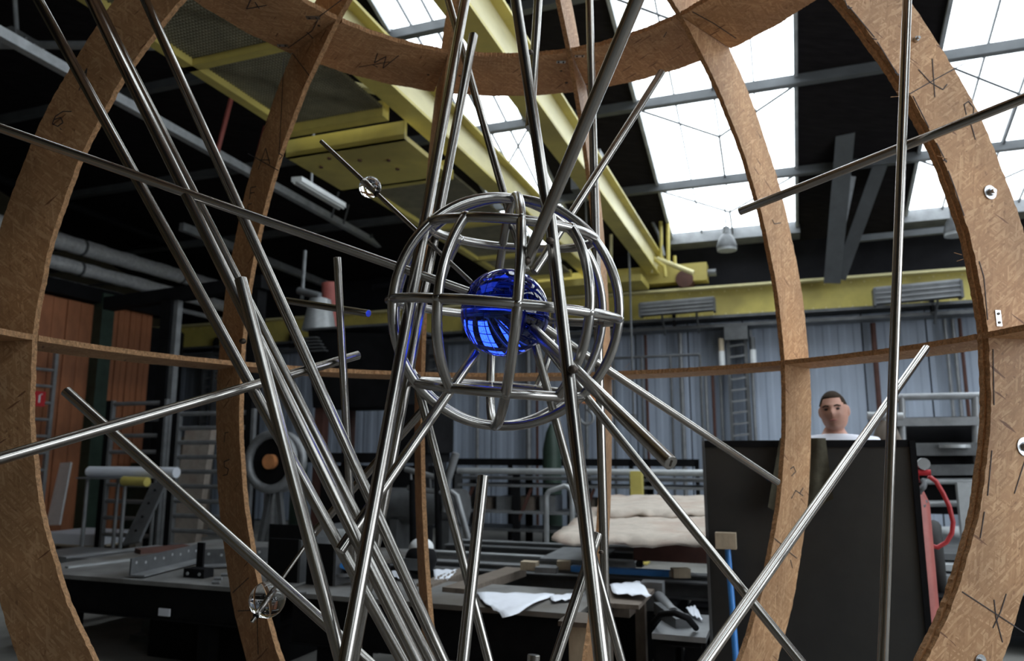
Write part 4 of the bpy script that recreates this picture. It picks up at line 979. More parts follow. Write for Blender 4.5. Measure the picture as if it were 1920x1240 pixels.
# brown box with felt mats
bx0, bx1 = -1.62, -.22
g = HM(); g.box((bx0+.35, 6.55, .60), (bx1+.3, 8.6, .93)); g.build('brown_box', 'brownbox', None, 'low oxide-brown steel box under the pale felt mats', 'box')
def felt(P, lb, z_th=.03, seed=1):
    rnd = random.Random(seed); g = HM(); n = 16; vs = []
    for j in range(n+1):
        for i in range(n+1):
            a_ = P[0].lerp(P[1], i/n); b_ = P[3].lerp(P[2], i/n); q = a_.lerp(b_, j/n)
            e = .008*math.sin(i*.9+seed)+.006*math.sin(i*2.3+j)
            edge = (1 if j in (0, n) else 0)
            vs.append((q.x+rnd.uniform(-.012, .012), q.y+rnd.uniform(-.02, .02)*edge*3, q.z+e*.5+rnd.uniform(-.004, .004)-(.015+.03*abs(math.sin(i*.55)))*(j == 0)))
    m_ = len(vs); vs += [(a, b, c-z_th) for a, b, c in vs]; fs = []
    for j in range(n):
        for i in range(n):
            k = j*(n+1)+i; fs += [(k, k+1, k+n+2, k+n+1), (m_+k, m_+k+n+1, m_+k+n+2, m_+k+1)]
    for i in range(n):
        fs += [(i, m_+i, m_+i+1, i+1), (n*(n+1)+i, n*(n+1)+i+1, m_+n*(n+1)+i+1, m_+n*(n+1)+i), (i*(n+1), (i+1)*(n+1), m_+(i+1)*(n+1), m_+i*(n+1)), (i*(n+1)+n, m_+i*(n+1)+n, m_+(i+1)*(n+1)+n, (i+1)*(n+1)+n)]
    g.add(vs, fs, True); return g.build('felt_mat', 'mats', None, lb, 'mat')
Zv = lambda x, y, z, dz=0: HZ(x, y, z)+Vector((0, 0, dz))
felt([Zv(1033, 1006, .95), Zv(1345, 1010, .95), Zv(1345, 955, 1.0), Zv(1110, 952, 1.0)], 'lower pale felt mat with a ragged front edge over the brown box', .022, 1)
felt([Zv(1118, 957, 1.04), Zv(1350, 957, 1.04), Zv(1350, 930, 1.06), Zv(1135, 928, 1.06)], 'upper pale felt mat lying at the back over the brown box', .022, 2)
# chrome push handle
rt = empty('hand_cart', H(HZ(1045, 1050, .0)), 'low cart with a bent pale tube handle behind the rods', 'cart')
v_ = 7.2; a, b = HV(1024, 915, v_), HV(1072, 905, v_); zt = a.z
g = HM(); pts = [(a.x, v_, .35), (a.x, v_, zt-.1)]+[(a.x+.08*(1-math.cos(t_)), v_, zt-.1+.08*math.sin(t_)) for t_ in (.5, 1.0, 1.5)]+[(b.x-.08*(1-math.cos(t_)), v_, zt-.06+.08*math.sin(t_)) for t_ in (1.5, 1.0, .5)]+[(b.x, v_, zt-.1), (b.x, v_, .35)]
g.tube(pts, .026, 12); g.build('handle', 'palegrey', rt)
g = HM(); g.box((a.x-.1, v_, .30), (b.x+.1, v_+.9, .36)); g.build('deck', 'grey', rt)
for u in (a.x, b.x):
    for v in (v_+.1, v_+.75):
        g = HM(); g.tube([(u-.03, v, .12), (u+.03, v, .12)], .12, 20); g.box((u-.02, v-.02, .12), (u+.02, v+.02, .32)); g.build('wheel', 'rubber', rt)
# rear steel rack with a pale top pipe
rt = empty('stock_rack', H((-2.2, 11.2, 0)), 'long dark stock rack with a pale pipe on top before the blue-grey wall', 'rack')
a, b = HV(858, 883, 11), HV(1318, 884, 11)
g = HM(); g.tube([(a.x, 11, a.z), (b.x+1.2, 11, a.z)], .05, 12); g.build('top_pipe', 'palegrey', rt)
for z_, mm in ((a.z-.09, 'grey'), (a.z-.2, 'midgrey'), (.62, 'midgrey'), (.35, 'grey')):
    g = HM(); g.box((a.x, 11.0, z_-.04), (b.x+1.2, 11.7, z_)); g.build('shelf', mm, rt)
for k in range(6):
    u = a.x+(b.x+1.1-a.x)*k/5
    for v in (11.05, 11.65):
        g = HM(); g.box((u-.05, v-.04, 0), (u+.05, v+.04, a.z-.05)); g.build('post', 'black' if k % 2 else 'grey', rt)
    g = HM(); g.bar((u, 11.05, .4), (u+.25, 11.05, a.z-.25), .05, .04); g.build('brace', 'brownbox', rt)
rnd = random.Random(5)
for k in range(9):
    u = a.x+.25+k*.36+(.25 if k > 3 else 0); g = HM(); h_ = .1+.14*rnd.random(); g.box((u, 11.15, .622), (u+.25, 11.55, .62+h_)); g.build('stock_offcut', 'midgrey' if k % 2 else 'wood', None, '%s offcut on the middle shelf of the stock rack, %s from the left' % ('grey steel' if k % 2 else 'brown timber', ('first', 'second', 'third', 'fourth', 'fifth', 'sixth', 'seventh', 'eighth', 'ninth')[k]), 'offcut', 'offcuts on the stock rack')
rt = empty('yellow_post', H(HV(1193, 930, 10.5)), 'short yellow post standing in front of the stock rack', 'post'); q = HV(1193, 884, 10.5)
g = HM(); g.box((q.x-.08, 10.45, 0), (q.x+.08, 10.6, q.z)); g.build('post', 'yellow', rt); g = HM(); g.box((q.x-.13, 10.4, 0), (q.x+.13, 10.65, .02)); g.build('foot_plate', 'yellow', rt)
# dark rail in front of the wall
g = HM(); a = HV(850, 862, 12.5); b = HV(1310, 864, 12.5); g.box((a.x, 12.45, a.z-.1), (b.x, 12.55, a.z+.02))
for k in range(5): g.box((a.x+(b.x-a.x-.06)*k/4, 12.45, 0), (a.x+(b.x-a.x-.06)*k/4+.06, 12.55, a.z))
g.build('guard_rail', 'black', None, 'low black guard rail between the stock rack and the wall', 'rail')
# dark green bottle-like shape
q = HV(1035, 870, 12.2); g = HM(); zt = HV(1035, 795, 12.2).z; g.tube([(q.x, 12.2, 0), (q.x, 12.2, zt*.78), (q.x, 12.2, zt*.93), (q.x, 12.2, zt)], .13, 18, rr=[.17, .16, .10, .03]); g.build('oxygen_bottle', 'greenpaint', None, 'dark green gas bottle before the wall below the cage', 'gas bottle')
# machine with hood, left of the cage
rt = empty('forge_hood', H(HV(690, 1000, 9.0)), 'large black forge with a hood left of the cage, in front of the wall', 'forge')
a, b = HV(596, 640, 8.8), HV(750, 640, 8.8); zt, zb = HV(600, 622, 8.8).z, HV(600, 765, 8.8).z
g = HM(); g.add([(a.x-.1, 8.7, zt), (b.x-.0, 8.7, zt-.12), (b.x, 9.7, zt-.12), (a.x-.1, 9.7, zt), (a.x, 8.75, zb), (b.x-.1, 8.75, zb), (b.x-.1, 9.7, zb), (a.x, 9.7, zb)], [(0, 1, 2, 3), (7, 6, 5, 4), (0, 4, 5, 1), (1, 5, 6, 2), (2, 6, 7, 3), (3, 7, 4, 0)]); g.build('hood', 'black', rt)
g = HM(); g.box((a.x-.15, 8.65, zt), (b.x+.05, 9.75, zt+.03)); g.build('hood_rim', 'grey', rt)
g = HM(); g.box((a.x+.0, 8.8, 0), (a.x+.14, 8.94, zb)); g.box((a.x+.0, 9.5, 0), (a.x+.14, 9.64, zb)); g.build('leg', 'brownbox', rt)
g = HM(); g.box((b.x+.25, 8.8, 0), (b.x+.39, 8.94, zb)); g.build('leg', 'black', rt)
g = HM(); g.box((a.x-.1, 8.7, zb-.75), (b.x+.4, 9.6, zb-.62)); g.build('hearth', 'black', rt)
g = HM(); g.box((b.x-.1, 8.8, zb-.62), (b.x+.45, 9.6, zb+.02)); g.build('rear_body', 'black', rt)
g = HM(); g.box((a.x+.1, 8.8, .15), (b.x+.2, 9.5, zb-.8)); g.build('fire_box', 'black', rt)
c1, c2 = HV(618, 532, 9.2), HV(622, 600, 9.2)
g = HM(); g.tube([c1, Vector((c2.x, c2.y, zt))], .12, 20); g.build('flue_pipe', 'redpaint', rt)
c1 = HV(598, 622, 8.9); g = HM(); g.tube([(c1.x, 8.9, zt+.02), (c1.x, 8.9, zt+.5)], .2, 4, rr=[.25, .15]); g.build('funnel', 'palegrey', rt)
g = HM(); p1, p2 = HV(572, 470, 9.6), HV(566, 560, 9.6); g.tube([p1, p2], .03, 8); g.tube([HV(560, 545, 9.6), HV(600, 556, 9.6)], .06, 10); g.build('lever_rod', 'midgrey', rt)
for k in range(5):
    g = HM(); c1 = HV(578+4*k, 632+k*6, 8.6); g.box((c1.x-.12, 8.6, c1.z-.02), (c1.x+.12, 8.7, c1.z)); g.build('louvre', 'grey', rt)
# chain hook right of hood
rt = empty('lifting_eye', H(HV(760, 650, 8.6)), 'pale lifting ring and strap hanging from the black hood', 'ring'); c1 = HV(757, 632, 8.6)
g = HM(); g.tube([(c1.x+.07*math.cos(k*math.pi/10), 8.6, c1.z+.07*math.sin(k*math.pi/10)) for k in range(20)], .02, 8, closed=True); g.build('ring', 'palegrey', rt)
g = HM(); g.bar((c1.x, 8.6, c1.z-.06), (c1.x-.05, 8.6, c1.z-.55), .05, .03, (0, 1, 0)); g.build('strap', 'palegrey', rt)
# chair-like stacked frame right of the forge (grey tube trolley)
rt = empty('tube_trolley', H(HV(840, 1000, 7.6)), 'grey tube trolley with slanting handles left of the thin wooden rib', 'trolley')
def tt(pts, r, m_='midgrey', nm='tube_frame', v=7.6):
    g = HM(); g.tube([HV(x, y, v) for x, y in pts], r, 10); g.build(nm, m_, rt)
tt([(855, 850), (838, 905), (835, 960)], .045); tt([(845, 922), (856, 930), (878, 1010), (886, 1040)], .035); tt([(760, 880), (835, 900)], .03); tt([(765, 915), (835, 925)], .03)
for k in range(6): tt([(770+k*12, 882+k*3), (772+k*12, 915+k*2)], .012, 'midgrey', 'bar')
q = HV(823, 1040, 7.6); p_ = HV(776, 1040, 7.6)
tt([(820, 870), (823, 1040)], .04, 'black', 'post'); tt([(775, 900), (776, 1040)], .05, 'black', 'post')
for q_ in (q, p_):
    g = HM(); g.box((q_.x-.04, 7.56, 0), (q_.x+.04, 7.64, q_.z)); g.build('post', 'black', rt)
g = HM(); q = HV(800, 950, 8.4); g.tube([(q.x-.5, 8.4, q.z), (q.x+.5, 8.4, q.z)], .22, 20); g.box((q.x-.4, 8.2, 0), (q.x-.3, 8.6, q.z-.15)); g.box((q.x+.3, 8.2, 0), (q.x+.4, 8.6, q.z-.15)); g.build('pressure_tank', 'grey', None, 'dark horizontal pressure tank behind the tube trolley', 'tank')
# --- small bench on the right with clamp
_q0, _q1 = HZ(1222, 1188, .5), HZ(1322, 1188, .5)
rt = bench(_q0.x, _q0.x+.30, _q0.y, _q0.y+.6, .50, .04, 'small dark steel bench at lower right with a clamp and drawings', (_q0.x+.06, _q0.x+.24), 'side_bench', 'midgrey')
rt = empty('bench_clamp', H(HZ(1250, 1170, .5)), 'grey steel clamp with a curved bow lying on the small side bench', 'clamp'); q = HZ(1250, 1165, .5)
pts = [HZ(1225, 1168, .52), HZ(1240, 1152, .60), HZ(1265, 1150, .62), HZ(1290, 1160, .60), HZ(1305, 1178, .52)]
g = HM(); g.tube(pts, .018, 10); g.build('bow', 'black', rt)
g = HM(); g.bar(HZ(1240, 1140, .55), HZ(1282, 1172, .52), .10, .07); g.build('jaw', 'grey', rt)
g = HM(); g.tube([HZ(1232, 1115, .60), HZ(1262, 1150, .55)], .035, 12); g.build('screw', 'midgrey', rt)
g = HM(); g.box((q.x-.2, q.y+.25, .5), (q.x-.06, q.y+.36, .68)); g.build('head', 'midgrey', rt)
sheet_paper([(1143, 1098), (1200, 1094), (1222, 1124), (1150, 1118)], .66, 'white drawing curling between the rods and the clamp')
sheet_paper([(1222, 1128), (1240, 1132), (1234, 1150), (1218, 1140)], .505, 'small white paper left of the clamp')
sheet_paper([(1286, 1142), (1304, 1140), (1318, 1168), (1296, 1158)], .505, 'small white paper right of the clamp')
g = HM(); g.box((-1.08, 4.5, .0), (-1.02, 4.56, .62)); g.box((-1.12, 4.45, .62), (-.84, 5.0, .645)); g.box((-.94, 4.85, 0), (-.88, 4.92, .62)); g.build('paper_stand', 'wood', None, 'low wooden stand under the curling white drawing', 'stand')
# --- big dark steel plate standing in front of the man
pv = 4.62
p1, p2 = HV(1321, 828, pv), HV(1704, 826, pv)
rt = empty('steel_plate_screen', H(((p1.x+p2.x)/2, pv, 0)), 'large dark mill-scale steel plate standing upright in front of the man', 'plate')
g = HM(); g.box((p1.x, pv, 0.03), (p2.x, pv+.012, p1.z)); g.build('sheet', 'plate', rt)
g = HM(); g.box((p1.x, pv-.012, p1.z-.035), (p2.x, pv+.012, p1.z+.004)); g.build('top_lip', 'black', rt)
g = HM(); g.box((p2.x-.0, pv-.02, 0), (p2.x+.03, pv+.02, p1.z)); g.build('edge_lip', 'black', rt)
g = HM(); g.box((p1.x-.015, pv-.015, 0), (p1.x, pv+.015, p1.z)); g.build('edge_lip', 'grey', rt)
for u in (p1.x+.15, p2.x-.2):
    g = HM(); g.box((u, pv+.012, 0), (u+.06, pv+.2, .05)); g.bar((u+.03, pv+.18, .03), (u+.03, pv+.03, .5), .04, .04); g.build('stay', 'black', rt)
# jacket cloth over the top of the plate
g = HM(); n = 10; vs = []
cp = [(1462, 822), (1548, 822), (1562, 945), (1440, 950)]
P = [HV(x, y, pv-.03) for x, y in cp]
for j in range(n+1):
    for i in range(n+1):
        a_ = P[0].lerp(P[1], i/n); b_ = P[3].lerp(P[2], i/n); q = a_.lerp(b_, j/n); vs.append((q.x, pv-.058-.02*math.sin(i*1.7+j*.3)-.015*(j/n), q.z-.03*math.sin(i*1.1)*(j/n)))
m_ = len(vs); vs += [(a, b+.012, c) for a, b, c in vs]; fs = []
for j in range(n):
    for i in range(n):
        k = j*(n+1)+i; fs += [(k, k+1, k+n+2, k+n+1), (m_+k, m_+k+n+1, m_+k+n+2, m_+k+1)]
g.add(vs, fs, True); g.build('work_jacket', 'cloth', None, 'olive work jacket hanging over the dark plate behind the right wooden rib', 'jacket')
# hammer/broom with blue handle leaning on it
rt = empty('blue_broom', H(HV(1372, 1240, 4.4)), 'broom with a blue handle and wooden head leaning head up on the dark plate', 'broom')
g = HM(); g.tube([HV(1364, 1025, pv-.06), HV(1374, 1150, pv-.12), HV(1384, 1300, pv-.3)], .017, 10); g.build('handle', 'blueplastic', rt)
q = HV(1362, 1014, pv-.07); g = HM(); g.box((q.x-.06, pv-.1, q.z-.045), (q.x+.055, pv-.04, q.z+.045)); g.build('head', 'woodpale', rt)
# --- right background
rt = empty('tank_rack', H(HV(1780, 1000, 8.2)), 'dark pipe rack carrying a black tank before the wall at right', 'rack')
v_ = 8.2
def rr_(a, b, r, m_='grey', nm='rail', v=v_, sq=False):
    g = HM(); p1, p2 = HV(a[0], a[1], v), HV(b[0], b[1], v)
    (g.bar(p1, p2, r*2, r*2) if sq else g.tube([p1, p2], r, 10)); g.build(nm, m_, rt)
rr_((1680, 745), (1900, 741), .035, 'midgrey'); rr_((1680, 792), (1900, 789), .04, 'midgrey', sq=True); rr_((1690, 742), (1697, 1010), .035, 'midgrey', 'post'); rr_((1828, 742), (1836, 1010), .035, 'midgrey', 'post')
rr_((1700, 843), (1900, 842), .06, 'grey', 'shelf', sq=True); rr_((1730, 882), (1900, 880), .05, 'grey', 'shelf', sq=True); rr_((1735, 945), (1900, 943), .03, 'palegrey', 'shelf'); rr_((1730, 903), (1900, 902), .03, 'palegrey', 'rail')
g = HM(); p1, p2 = HV(1660, 815, 8.5), HV(1900, 812, 8.5); g.tube([p1, p2], .17, 24); g.build('black_tank', 'black', None, 'long black horizontal tank lying in the right pipe rack', 'tank')
g = HM(); q = HV(1760, 862, 8.5); g.box((HV(1690, 862, 8.5).x, 8.3, HV(1690, 960, 8.5).z), (HV(1900, 862, 8.5).x, 8.9, HV(1700, 850, 8.5).z)); g.build('machine_bed', 'black', rt)
q = HV(1790, 838, 8.1); g = HM(); g.tube([(q.x, 8.1, q.z-.01), (q.x, 8.1, q.z+.02)], .13, 20); g.build('white_dish', 'palegrey', None, 'flat pale dish on the right rack under the black tank', 'dish')
q = HV(1812, 940, 8.0); g = HM(); g.box((q.x-.07, 7.95, 0), (q.x+.07, 8.05, HV(1812, 905, 8).z)); g.build('pale_post', 'palegrey', None, 'pale upright post in the right rack', 'post')
# stuff behind the plate's top right: valve and blue bottle
rt = empty('valve_bottle', H(HV(1660, 860, 6.2)), 'grey valve bottle with a blue label behind the right end of the dark plate', 'gas bottle')
q = HV(1662, 812, 6.2); g = HM(); g.tube([(q.x, 6.2, 0), (q.x, 6.2, q.z-.05), (q.x, 6.2, q.z+.04), (q.x, 6.2, q.z+.09)], .08, 16, rr=[.10, .10, .07, .03]); g.build('body', 'wood', rt)
g = HM(); g.tube([(q.x, 6.2, q.z-.14), (q.x, 6.2, q.z-.06)], .103, 16); g.build('label_band', 'blueplastic', rt)
g = HM(); g.tube([(q.x-.12, 6.2, q.z+.13), (q.x+.12, 6.2, q.z+.12)], .03, 10); g.tube([(q.x, 6.2, q.z+.08), (q.x, 6.2, q.z+.14)], .02, 8); g.build('valve', 'palegrey', rt)
# red gas cylinder, gauge and hose
cy = HV(1722, 1100, 5.2); rt = empty('red_gas_bottle', H((cy.x, cy.y, 0)), 'dull red gas bottle standing just right of the dark plate', 'gas bottle')
zt = HV(1722, 905, 5.2).z
g = HM(); g.tube([(cy.x, 5.2, 0), (cy.x, 5.2, zt-.12), (cy.x, 5.2, zt-.04), (cy.x, 5.2, zt)], .10, 24, rr=[.10, .10, .07, .04]); g.build('body', 'redpaint', rt)
g = HM(); g.tube([(cy.x+.03, 5.2, zt), (cy.x+.03, 5.2, zt+.09)], .025, 12); g.tube([(cy.x-.03, 5.2, zt+.06), (cy.x+.12, 5.2, zt+.06)], .018, 10); g.build('regulator', 'sign', rt)
g = HM(); q = HV(1731, 870, 5.2); g.tube([(q.x, 5.17, q.z), (q.x, 5.21, q.z)], .035, 20); g.build('gauge', 'palegrey', rt)
g = HM(); g.tube([(q.x, 5.2, q.z-.02), (q.x, 5.2, zt+.05)], .01, 8); g.build('gauge_stem', 'zinc', rt)
hp = [(1741, 893), (1755, 903), (1768, 925), (1780, 950), (1787, 980), (1785, 1000), (1775, 1017), (1758, 1027), (1742, 1022)]
g = HM(); g.tube([HV(x, y, 5.3) for x, y in hp], .014, 10); g.build('red_hose', 'redhose', None, 'red rubber hose looping right from the red gas bottle', 'hose')
g = HM(); pts = [HV(1728+6*math.sin(k*1.3), 900+k*7, 5.15+.02*math.cos(k*1.3)) for k in range(14)]; g.tube(pts, .018, 8); g.build('twisted_hose', 'grey', None, 'dark twisted hose hanging down the red gas bottle', 'hose')
rt = empty('trolley_wheel', H(HV(1752, 1095, 5.6)), 'black tyre of a trolley standing right of the red gas bottle', 'wheel'); q = HV(1756, 1045, 5.6)
g = HM(); g.tube([(q.x+.03*math.cos(k*math.pi/14), 5.6+.17*math.cos(k*math.pi/14), q.z+.19*math.sin(k*math.pi/14)) for k in range(28)], .045, 10, closed=True); g.build('tyre', 'rubber', rt)
g = HM(); g.tube([(q.x-.02, 5.6, q.z), (q.x+.02, 5.6, q.z)], .1, 16); g.build('hub', 'palegrey', rt)
g = HM(); g.box((q.x-.06, 5.3, 0), (q.x+.1, 5.9, q.z-.2)); g.build('trolley_frame', 'black', rt)
# tread plate and low bench at right
g = HM(); a, b = HZ(1745, 1018, .72), HZ(1860, 1010, .72); g.add([HZ(1748, 1030, .62), HZ(1850, 1032, .62), HZ(1850, 985, .75), HZ(1765, 988, .75)]+[q-Vector((0, 0, .02)) for q in (HZ(1748, 1030, .62), HZ(1850, 1032, .62), HZ(1850, 985, .75), HZ(1765, 988, .75))], [(0, 1, 2, 3), (7, 6, 5, 4), (0, 4, 5, 1), (1, 5, 6, 2), (2, 6, 7, 3), (3, 7, 4, 0)]); g.build('tread_plate', 'palegrey', None, 'pale tread plate leaning behind the black tyre', 'plate')
rt = empty('low_table', H(HZ(1790, 1100, .0)), 'low table with a pale top at right behind the tyre', 'table')
q = HZ(1730, 1096, .5); g = HM(); g.box((q.x-.1, q.y, .46), (q.x+1.6, q.y+1.2, .50)); g.build('table_top', 'palegrey', rt)
for du in (0, 1.4):
    for dv in (.1, 1.0):
        g = HM(); g.box((q.x+du, q.y+dv, 0), (q.x+du+.06, q.y+dv+.06, .46)); g.build('leg', 'grey', rt)
g = HM(); g.box((q.x-.05, q.y+.08, .15), (q.x+1.5, q.y+1.1, .44)); g.build('drawer_block', 'black', rt)
for k in range(3):
    q2 = HZ(1775, 1080-k*16, .55+.05*k); g = HM(); g.box((q2.x-.15, q2.y, .50+.07*k), (q2.x+.8, q2.y+.6, .55+.07*k)); g.build('sheet_stack', ('midgrey', 'palegrey', 'grey')[k], None, ['lowest', 'middle', 'top'][k]+' sheet bundle on the low table at right', 'sheets')
# ================================================================ THE MAN
def skin_mesh(verts, edges, radii, sub=2):
    me = bpy.data.meshes.new('tmp'); me.from_pydata(verts, edges, []); o = bpy.data.objects.new('tmp', me); C.objects.link(o)
    md = o.modifiers.new('s', 'SKIN'); md.use_smooth_shade = True
    for i, r in enumerate(radii):
        me.skin_vertices[0].data[i].radius = r if isinstance(r, tuple) else (r, r)
    me.skin_vertices[0].data[0].use_root = True
    sb = o.modifiers.new('b', 'SUBSURF'); sb.levels = sub; sb.render_levels = sub
    dg = bpy.context.evaluated_depsgraph_get(); m2 = bpy.data.meshes.new_from_object(o.evaluated_get(dg)); bpy.data.objects.remove(o)
    vs = [v.co.copy() for v in m2.vertices]; fs = [tuple(p.vertices) for p in m2.polygons]; bpy.data.meshes.remove(m2); return vs, fs
hc = W(1563, 772, 4.78)                          # head centre
fz = 0.0
man = empty('person', (hc.x, hc.y, 0), 'man with short brown hair in a white t-shirt standing behind the dark plate', 'person')
S = hc.z/1.665                                    # scale so the feet reach the floor
def L_(x, y, z): return (x*S, y*S, z*S)           # man's own frame: x right in view, -y toward camera, z from the floor
bv = [L_(0, 0, .95), L_(0, .0, 1.10), L_(0, 0, 1.28), L_(0, .01, 1.44), L_(0, .03, 1.53), L_(0, .025, 1.60),
      L_(-.195, .01, 1.45), L_(-.25, .02, 1.14), L_(-.24, -.06, .90), L_(-.24, -.09, .82),
      L_(.195, .01, 1.45), L_(.25, .02, 1.14), L_(.24, -.06, .90), L_(.24, -.09, .82),
      L_(-.10, 0, .88), L_(-.11, -.01, .50), L_(-.11, .02, .09), L_(-.12, -.14, .045),
      L_(.10, 0, .88), L_(.11, -.01, .50), L_(.11, .02, .09), L_(.12, -.14, .045)]
be = [(0, 1), (1, 2), (2, 3), (3, 4), (4, 5), (3, 6), (6, 7), (7, 8), (8, 9), (3, 10), (10, 11), (11, 12), (12, 13), (0, 14), (14, 15), (15, 16), (16, 17), (0, 18), (18, 19), (19, 20), (20, 21)]
br = [(.16*S, .11*S), (.15*S, .10*S), (.17*S, .11*S), (.13*S, .09*S), .058*S, .056*S, .062*S, .045*S, .032*S, .034*S, .062*S, .045*S, .032*S, .034*S, .09*S, .06*S, .042*S, .04*S, .09*S, .06*S, .042*S, .04*S]
vs, fs = skin_mesh(bv, be, br)
def head_pts():
    g = MB(); g.sphere((0, 0, 0), 1, 48, 32); out = []
    for q in g.v:
        x, y, z = q.x*.077, q.y*.098, q.z*.118
        t_ = z/.118
        if t_ < 0: x *= 1+.22*t_*t_; y *= 1+.04*t_*t_
        if y < 0:
            if t_ > -.75: y *= .96
            y -= .020*math.exp(-((x/.013)**2+((z+.018)/.020)**2))      # nose tip
            y -= .010*math.exp(-((x/.010)**2+((z-.006)/.022)**2))      # bridge
            y -= .007*math.exp(-((z-.030)/.010)**2)*math.exp(-(x/.055)**2)   # brow
            for s_ in (-1, 1):
                y += .013*math.exp(-(((x-s_*.031)/.016)**2+((z-.010)/.011)**2))   # sockets
                y -= .005*math.exp(-(((x-s_*.040)/.018)**2+((z+.022)/.018)**2))   # cheeks
            y -= .008*math.exp(-((x/.022)**2+((z+.056)/.009)**2)); y += .004*math.exp(-((x/.025)**2+((z+.056)/.002)**2))
            y -= .010*math.exp(-((x/.026)**2+((z+.092)/.014)**2))      # chin
        out.append(Vector((x, y, z)))
    return out, g.f
hp_, hf = head_pts()
HR = Matrix.Rotation(math.radians(-12), 3, 'Z') @ Matrix.Rotation(math.radians(-4), 3, 'Y')
hz = 1.665
hv = [(HR @ (q*1.0))*S+Vector(L_(0, -.015, hz)) for q in hp_]
b0 = len(vs); vs = vs+hv; fs = fs+[tuple(i+b0 for i in f) for f in hf]
# ears and hands
def add_part(g2):
    global vs, fs
    b0 = len(vs); vs = vs+[Vector(q) for q in g2.v]; fs = fs+[tuple(i+b0 for i in f) for f in g2.f]
for s_ in (-1, 1):
    g = MB(); g.sphere((0, 0, 0), 1, 14, 10); g.v = [(HR @ Vector((s_*.079+q.x*.011, .012+q.y*.019, -.002+q.z*.032)))*S+Vector(L_(0, -.015, hz)) for q in g.v]; add_part(g)
    hx, hy, hz_ = s_*.24, -.09, .80
    g = MB(); g.sphere(L_(hx, hy, hz_-.02), 1, 16, 10); c0 = Vector(L_(hx, hy, hz_-.02)); g.v = [c0+Vector(((q.x-c0.x)*.022*S, (q.y-c0.y)*.04*S, (q.z-c0.z)*.055*S)) for q in g.v]; add_part(g)
    for k, (fy, ln) in enumerate(((-.03, .075), (-.01, .085), (.01, .08), (.028, .062))):
        g = MB(); g.tube([L_(hx, hy+fy, hz_-.05), L_(hx-s_*.006, hy+fy*1.1-.006, hz_-.05-ln*.5), L_(hx-s_*.02, hy+fy*1.1-.012, hz_-.05-ln)], .009*S, 8, rr=[.0095*S, .0088*S, .0072*S]); add_part(g)
    g = MB(); g.tube([L_(hx-s_*.006, hy-.03, hz_-.01), L_(hx-s_*.02, hy-.055, hz_-.04), L_(hx-s_*.024, hy-.06, hz_-.075)], .011*S, 8, rr=[.012*S, .011*S, .009*S]); add_part(g)
me = bpy.data.meshes.new('body'); me.from_pydata(vs, [], fs); me.materials.append(M['skin'])
body = bpy.data.objects.new('body', me); C.objects.link(body); body.parent = man
rm = body.modifiers.new('r', 'REMESH'); rm.mode = 'VOXEL'; rm.voxel_size = .0065; rm.use_smooth_shade = True
sm = body.modifiers.new('s', 'SMOOTH'); sm.iterations = 2; sm.factor = .4
WL[body] = WL[man]
def child_mesh(name, vs, fs, m_, smooth=True):
    me = bpy.data.meshes.new(name); me.from_pydata([Vector(q) for q in vs], [], fs); me.materials.append(M[m_])
    me.polygons.foreach_set('use_smooth', [smooth]*len(fs)); me.update(); o = bpy.data.objects.new(name, me); C.objects.link(o); o.parent = man; return o
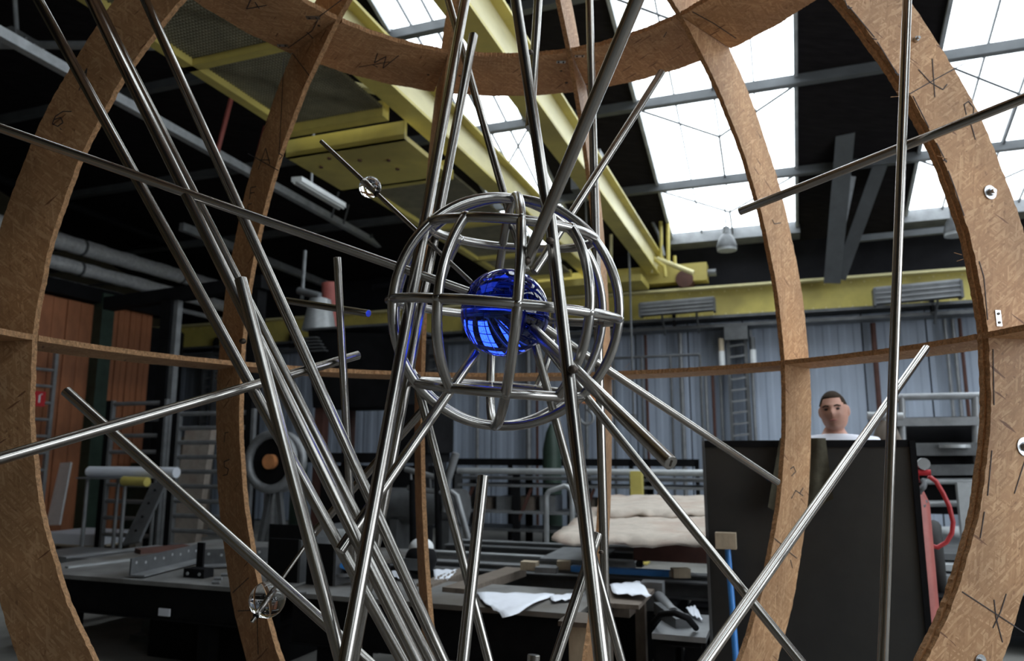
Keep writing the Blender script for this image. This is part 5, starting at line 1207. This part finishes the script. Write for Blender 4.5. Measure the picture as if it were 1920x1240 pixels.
# hair: cap following the skull
cap = [i for i, q in enumerate(hp_)]
def is_hair(q): return (q.z > .066 and q.y < 0) or (q.z > .03 and q.y > -.055 and abs(q.x) > .05) or (q.y >= -.02 and q.z > .015+.03*(q.y < .02)) or (q.y > .045 and q.z > -.045)
keep = [f for f in hf if all(is_hair(hp_[i]) for i in f)]
rnd = random.Random(3); off = {}
for i, q in enumerate(hp_): off[i] = (HR @ (q*(1.055+rnd.uniform(-.008, .008))))*S+Vector(L_(0, -.012, hz))
used = sorted({i for f in keep for i in f}); mp_ = {j: k for k, j in enumerate(used)}
o = child_mesh('hair', [off[i] for i in used], [tuple(mp_[i] for i in f) for f in keep], 'hair'); md = o.modifiers.new('t', 'SOLIDIFY'); md.thickness = .008
def hpnt(x, y, z): return (HR @ Vector((x, y, z)))*S+Vector(L_(0, -.015, hz))
for s_ in (-1, 1):
    g = MB(); g.sphere((0, 0, 0), 1, 14, 10); g.v = [hpnt(s_*.031+q.x*.013, -.077+q.y*.008, .010+q.z*.007) for q in g.v]; child_mesh('eye', g.v, g.f, 'eye')
    g = MB(); g.tube([hpnt(s_*.014, -.092, .027), hpnt(s_*.032, -.092, .032), hpnt(s_*.050, -.080, .026)], .004, 8); child_mesh('eyebrow', g.v, g.f, 'hair')
g = MB(); g.tube([hpnt(-.022, -.090, -.056), hpnt(0, -.0985, -.055), hpnt(.022, -.090, -.056)], .0045, 8, rr=[.002, .0055, .002]); child_mesh('mouth', g.v, g.f, 'lips')
# t-shirt: inflated torso with sleeves
sv = [L_(0, 0, .92), L_(0, 0, 1.10), L_(0, 0, 1.28), L_(0, .005, 1.46), L_(0, .012, 1.525), L_(-.20, .01, 1.462), L_(-.245, .015, 1.28), L_(.20, .01, 1.462), L_(.245, .015, 1.28)]
vs2, fs2 = skin_mesh(sv, [(0, 1), (1, 2), (2, 3), (3, 4), (3, 5), (5, 6), (3, 7), (7, 8)], [(.19*S, .135*S), (.18*S, .13*S), (.195*S, .13*S), (.150*S, .125*S), (.092*S, .092*S), .070*S, .070*S, .070*S, .070*S])
child_mesh('t_shirt', vs2, fs2, 'shirt')
tv = [L_(0, 0, .98), L_(0, 0, .92), L_(-.10, 0, .86), L_(-.11, -.01, .50), L_(-.11, .02, .10), L_(.10, 0, .86), L_(.11, -.01, .50), L_(.11, .02, .10)]
vs2, fs2 = skin_mesh(tv, [(0, 1), (1, 2), (2, 3), (3, 4), (1, 5), (5, 6), (6, 7)], [(.175*S, .12*S), (.18*S, .125*S), .105*S, .08*S, .068*S, .105*S, .08*S, .068*S])
child_mesh('trousers', vs2, fs2, 'trousers')
for s_ in (-1, 1):
    g = MB(); g.sphere((0, 0, 0), 1, 20, 12); g.v = [Vector(L_(s_*.12, -.06, .05))+Vector((q.x*.05*S, q.y*.14*S, max(-.048, q.z*.055)*S)) for q in g.v]; child_mesh('boot', g.v, g.f, 'rubber')
man.rotation_euler = (0, 0, math.radians(-18))    # he faces the camera
